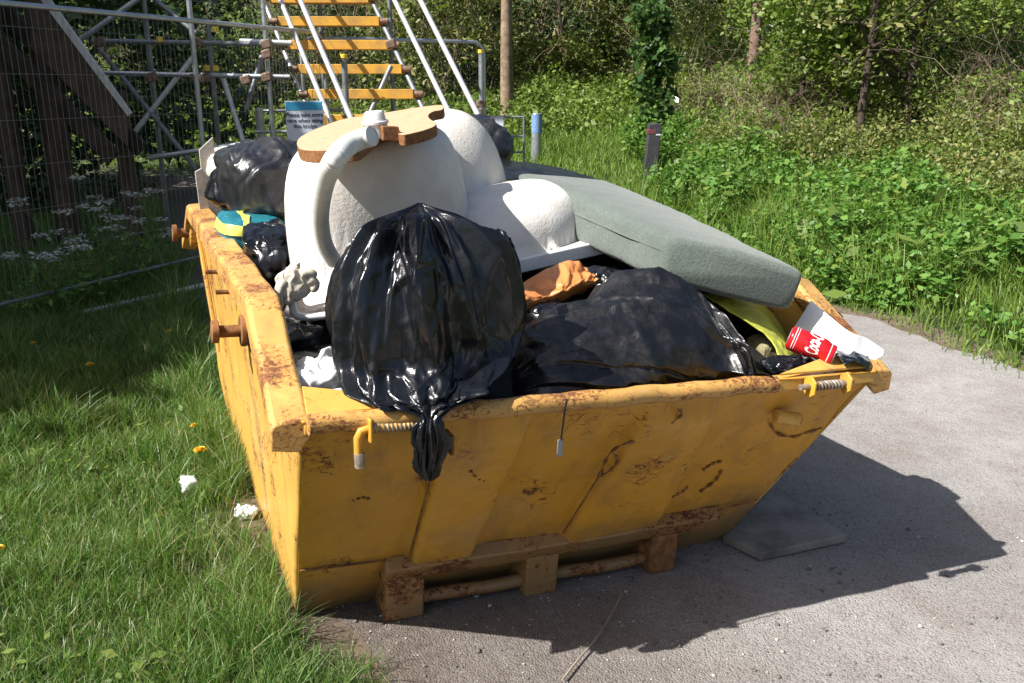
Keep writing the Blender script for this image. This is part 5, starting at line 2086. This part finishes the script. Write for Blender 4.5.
stems('brambles', 2600, spot3(patchy(lambda: bank_spot(3.3, 9), 0.6, 0.5), (0, 0.8)), (0.4, 1.3), (0.4, 1.1), (0.0012, 0.0032), 'twig', 'tangled dead bramble stems on the bank')
stems('brambles', 500, spot3(lambda: bank_spot(3.6, 9), (0, 1.2)), (0.5, 1.5), (0.2, 1.0), (0.0012, 0.004), 'twig_pale', 'bleached grey dead stems on the bank')
stems('brambles', 1700, spot3(far_spot, (0, 3.0)), (1.0, 3.2), (0.1, 0.7), (0.005, 0.013), 'twig', 'bare twiggy stems in the far hedge')


# ------------------------------------------------------------------ single trees and shrubs
def tree(name, base, label, cat, height, r0, bark, crown_mat, lean=(0, 0), limbs=7, crown=None, leaf=0.11, per=240, nclump=30, group=None, wob=0.12, seed=1, first=0.35, twist=0.0):
    r = np.random.default_rng(seed)
    base = Vector(base)
    root = thing(name, base, label, cat, group)
    t = np.linspace(0, 1, 14)
    P = np.stack([base.x + lean[0] * t * height + wob * np.sin(t * 5 + seed) * t, base.y + lean[1] * t * height + wob * np.cos(t * 4 + seed) * t, base.z - 0.1 + t * (height + 0.1)], -1)
    paths, radii = [P], [r0]
    ends = []
    for k in range(limbs):
        f = r.uniform(first, 0.98)
        p0 = P[int(f * 13)]
        a = r.uniform(0, 2 * np.pi)
        l = height * r.uniform(0.18, 0.42) * (1.2 - 0.5 * f)
        tt = np.linspace(0, 1, 8)[:, None]
        p = p0 + np.array([math.cos(a), math.sin(a), 0]) * l * tt + np.array([0, 0, 1]) * l * r.uniform(0.15, 0.9) * tt ** 1.4
        p = p + np.cumsum(r.normal(0, 0.022 * l, p.shape), 0) * (0.4 + twist)
        paths.append(p); radii.append(r0 * 0.42 * (1.1 - 0.5 * f))
        ends += [p[-1], p[5], p[3]]
        for _ in range(2):
            a2 = a + r.normal(0, 0.8)
            q0 = p[r.integers(3, 7)]
            l2 = l * 0.5
            q = q0 + np.array([math.cos(a2), math.sin(a2), 0]) * l2 * tt + np.array([0, 0, 1]) * l2 * r.uniform(-0.1, 0.8) * tt
            q = q + np.cumsum(r.normal(0, 0.025 * l2, q.shape), 0)
            paths.append(q); radii.append(r0 * 0.16)
            ends.append(q[-1])
    V, I = tube_mesh(paths, radii, 9)
    raw_mesh('trunk', V, 4, M[bark], root, I, smooth=True)
    if crown is not None:
        ends = np.array(ends)
        c = ends[r.integers(0, len(ends), nclump)] + r.normal(0, 0.12 * crown, (nclump, 3))
        ra = crown * r.uniform(0.18, 0.42, nclump)
        Pc = clump_points(c, np.stack([ra, ra, ra * 0.7], -1), [per] * nclump, r)
        raw_mesh('crown', leaf_quads(Pc, leaf, 0.6, 0.6, r), 4, M[crown_mat], root)
    return root


q_ = at(507, 96, 19.5)
g = Vector((q_.x, q_.y, gz(q_.x, q_.y)))
tree('ash_tree', g, 'straight pale trunked tree at the hedge foot behind the fence corner', 'tree', 7.5, 0.16, 'bark_pale', 'leaf_fresh', (0.0, 0.0), 7, 2.4, 0.13, 200, 20, seed=4, first=0.62, wob=0.05)
# ivy-clad stump
g = on_ground(650, 152)
dep = (g - CAMV).dot(fwd)
root = thing('ivy_stump', g, 'tall stump wrapped in glossy dark ivy standing beyond the marker post', 'tree stump')
hh = 135 / F_PX * dep
V, I = tube_mesh([np.array([[g.x, g.y, g.z - 0.1 + hh * 0.9 * t] for t in np.linspace(0, 1, 8)])], [0.16], 10)
raw_mesh('trunk', V, 4, M['bark'], root, I, smooth=True)
cc = [(g.x + 0.16 * math.sin(k * 2.1), g.y - 0.12 + 0.12 * math.cos(k * 1.3), g.z + hh * (k + 0.5) / 12) for k in range(12)]
rr_ = [(0.24 + 0.13 * math.sin(k * 1.7 + 1),) * 2 + (0.24,) for k in range(12)]
raw_mesh('ivy', leaf_quads(clump_points(cc, rr_, [330] * 12), 0.10, 0.2, 0.75), 4, M['leaf_ivy'], root)
# dead reddish pole trunk, twisted trees on the bank
g = on_ground(765, 128)
tree('dead_tree', g + Vector((0.1, 1.5, 0)), 'bare reddish dead trunk rising out of the brambles', 'tree', 7.0, 0.12, 'bark_red', None, (0.01, 0), 3, None, seed=9, first=0.8, wob=0.03)
g = on_ground(858, 165)
tree('hawthorn_tree', g, 'twisted dark multi branched tree with small leaves over the hollow in the bank', 'tree', 4.2, 0.07, 'bark', 'leaf_fresh', (-0.02, 0.05), 12, 1.9, 0.075, 170, 34, seed=12, first=0.25, wob=0.22, twist=0.8)
g = on_ground(905, 138)
tree('hawthorn_tree', g, 'leaning dark forked tree further along the bank with bare lower trunk', 'tree', 4.0, 0.09, 'bark', 'leaf_olive', (0.05, 0.05), 11, 1.9, 0.075, 150, 30, seed=17, first=0.3, wob=0.2, twist=0.8)
g = on_ground(800, 140)
tree('elder_shrub', g, 'fresh green elder shrub leaning over the bramble bank', 'shrub', 3.2, 0.05, 'bark', 'leaf_fresh', (0, 0), 9, 1.9, 0.10, 170, 26, seed=22, first=0.15, wob=0.15)
g = on_ground(560, 104)
tree('elder_shrub', g + Vector((0, 0.5, 0)), 'green hedge shrub beside the straight pale trunk', 'shrub', 3.4, 0.06, 'bark', 'leaf_olive', (0, 0), 9, 2.2, 0.13, 200, 26, seed=25, first=0.15, wob=0.15)
# trees beyond the left edge whose shade lies over the fence
for i, (x, y, hgt, cr, lab) in enumerate(((-8.2, 3.9, 5.2, 3.0, 'spreading tree beside the path shading the fence'), (-8.6, 7.2, 6.0, 3.8, 'taller tree behind the timber footbridge shading the ramp'), (-10.2, 4.2, 6.2, 4.0, 'broad tree furthest along the shaded verge'),
                                         (-10.8, 9.2, 6.6, 4.0, 'tall tree at the wood edge behind the shading trees'), (-13.5, 8.0, 6.8, 4.2, 'outermost tall tree of the wood edge'))):
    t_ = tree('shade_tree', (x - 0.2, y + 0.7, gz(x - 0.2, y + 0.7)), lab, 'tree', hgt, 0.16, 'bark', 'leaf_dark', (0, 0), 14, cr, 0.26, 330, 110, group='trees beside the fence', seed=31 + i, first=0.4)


# ------------------------------------------------------------------ flowers, litter, stones
def umbel_plant(g, h, seed, label):
    r = np.random.default_rng(seed)
    root = thing('cow_parsley', g, label, 'wild plant', 'cow parsley by the mesh fence')
    paths, radii, heads = [], [], []
    for k in range(9):
        a = r.uniform(0, 2 * np.pi)
        l = h * r.uniform(0.55, 1.0)
        t = np.linspace(0, 1, 8)[:, None]
        p = np.array(g) + np.array([math.cos(a), math.sin(a), 0]) * l * 0.45 * t ** 1.5 + np.array([0, 0, l]) * t
        paths.append(p); radii.append(0.005); heads.append(p[-1])
    V, I = tube_mesh(paths, radii, 5)
    raw_mesh('stem', V, 4, M['stem'], root, I)
    hp_ = np.array(heads)
    P = clump_points(hp_, [(0.075, 0.075, 0.016)] * len(hp_), [55] * len(hp_), r)
    raw_mesh('blossom', leaf_quads(P, 0.022, 1.5, 0.9, r), 4, M['umbel'], root)
    P = clump_points([np.array(g) + np.array([0, 0, h * 0.35])], [(0.28, 0.28, h * 0.35)], [420], r)
    raw_mesh('foliage', leaf_quads(P, 0.05, 0.7, 0.35, r), 4, M['nettle'], root)


for i, (x, y, dep, h, lab) in enumerate(((75, 205, 6.6, 0.85, 'tall cow parsley with white heads nearest the timber post'), (110, 205, 6.9, 0.95, 'dense cow parsley in the middle of the shaded clump'),
                                         (140, 195, 7.4, 0.8, 'cow parsley near the foot of the white brace'), (40, 225, 6.2, 0.6, 'short cow parsley at the fence foot below the beams'), (238, 165, 9.0, 0.9, 'cow parsley in sun between the fence and the stair'))):
    p = at(x, y, dep)
    umbel_plant((p.x, p.y, gz(p.x, p.y)), h, 50 + i, lab)


def dandelion(px, py, label, s=1.0):
    h = 0.15
    g = on_ground(px, py + 20)
    g = on_ground(px, py + h * F_PX * 0.95 / (g - CAMV).dot(fwd))
    r = 0.021 * s
    root = thing('dandelion', g, label, 'flower', 'dandelions in the grass')
    MB().tube([g, g + Vector((0.006, 0.004, h))], 0.002, 6).build('stem', M['stem'], root, 60)
    c = np.array(g) + np.array([0.006, 0.004, h])
    rr = np.random.default_rng(int(px))
    n = 70
    a = rr.uniform(0, 2 * np.pi, n)
    el = rr.uniform(0.15, 1.4, n)
    d = np.stack([np.cos(a) * np.cos(el), np.sin(a) * np.cos(el), np.sin(el) * 0.6], -1)
    s_ = unit(np.cross(d, np.array([0, 0, 1.0]) + 1e-3)) * 0.0022
    V = np.stack([c + s_, c - s_, c + d * r - s_ * 1.4, c + d * r + s_ * 1.4], 1).reshape(-1, 3)
    raw_mesh('flower_head', V, 4, M['petal'], root)


for px, py, lab, s in ((202, 452, 'large yellow dandelion close to the skip side', 1.5), (196, 427, 'small dandelion beside the red wrapper', 1.0), (3, 550, 'orange yellow dandelion at the edge of the lawn', 1.1),
                       (46, 269, 'dandelion in the shade by the fence foot', 1.4), (171, 333, 'dandelion in the shade near the steel tube', 1.2), (92, 366, 'dandelion at the edge of the shaded grass', 1.2), (36, 345, 'faint dandelion beyond the shade edge', 0.9)):
    dandelion(px, py, lab, s)


def litter(name, px, py, size, mat, label, cat, seed, flat=0.5):
    g = on_ground(px, py)
    c = g + Vector((0, 0, size * flat * 0.8 + 0.02))
    o = lump(name, c, size, size * 0.8, size * flat, M[mat], seed, amp=size * 0.4, k=4 * 0.03 / size, nu=48, nv=32)
    tag(o, label, cat)


litter('tissue', 190, 496, 0.038, 'tissue', 'crumpled white tissue lying in the grass beside the skip', 'tissue', 81, 0.9)
litter('paper_scrap', 246, 520, 0.045, 'tissue', 'torn pale paper scrap in the grass at the skip foot', 'paper', 83, 0.3)
litter('wrapper', 214, 436, 0.04, 'red_wrap', 'faded red and white wrapper in the grass near the dandelions', 'wrapper', 85, 0.6)

# a dead twig on the track
p = [on_ground(x, y) + Vector((0, 0, 0.03)) for x, y in ((622, 603), (609, 627), (596, 648), (578, 668), (562, 690))]
o = MB().tube([tuple(q) for q in catmull([list(q) for q in p], 20)], 0.0035, 6).build('twig', M['twig_pale'], None, 60)
tag(o, 'long thin twig lying on the track in front of the skip', 'twig')


def gravel():
    r = np.random.default_rng(99)
    base = np.array([[1, 0, 0], [-1, 0, 0], [0, 1, 0], [0, -1, 0], [0, 0, 1], [0, 0, -1]], float)
    tri = np.array([[0, 2, 4], [2, 1, 4], [1, 3, 4], [3, 0, 4], [2, 0, 5], [1, 2, 5], [3, 1, 5], [0, 3, 5]])
    for (n, box, s, mat, lab) in ((16000, (-0.9, 4.5, 1.4, 6.0), (0.002, 0.006), 'stone_dark', 'small dark grit loose on the track'), (9000, (-0.9, 4.5, 1.4, 6.0), (0.002, 0.007), 'stone', 'pale grit and small stones loose on the track'),
                                  (520, (-0.6, 2.6, 1.5, 3.6), (0.005, 0.016), 'stone_dark', 'dark clods and stones scattered in front of the skip'),
                                  (130, (-0.4, 2.6, 1.9, 3.6), (0.006, 0.015), 'stone', 'larger pale stones scattered in the shadow of the skip')):
        x, y = r.uniform(box[0], box[1], n), r.uniform(box[2], box[3], n)
        u, v = local_uv(x, y)
        z = ground_z(x, y) + 0.014
        k = (v > ROAD_L - 0.15) & (v < V_EDGE + 0.1) & in_view(x, y, z, 10, 10) & (r.random(n) < 0.25 + 0.9 * np.exp(-((v - 0.4) / 0.8) ** 2) + 0.25 * vnoise(x, y, 2, 3))
        x, y, z = x[k], y[k], z[k]
        m = len(x)
        sz = s[0] * (s[1] / s[0]) ** (r.random(m) ** 1.7)
        q = unit(r.normal(size=(m, 3, 3)))
        B = base[None] * np.array([1, 0.8, 0.55]) * r.uniform(0.7, 1.3, (m, 6, 1))
        a = r.uniform(0, 2 * np.pi, m)
        ca, sa = np.cos(a)[:, None], np.sin(a)[:, None]
        Vx = B[:, :, 0] * ca - B[:, :, 1] * sa
        Vy = B[:, :, 0] * sa + B[:, :, 1] * ca
        V = np.stack([x[:, None] + Vx * sz[:, None], y[:, None] + Vy * sz[:, None], z[:, None] + (B[:, :, 2] + 0.2) * sz[:, None]], -1).reshape(-1, 3)
        idx = ((np.arange(m) * 6)[:, None, None] + tri[None]).reshape(-1)
        tag(raw_mesh('gravel', V, 3, M[mat], None, idx), lab, 'gravel', kind='stuff')


gravel()
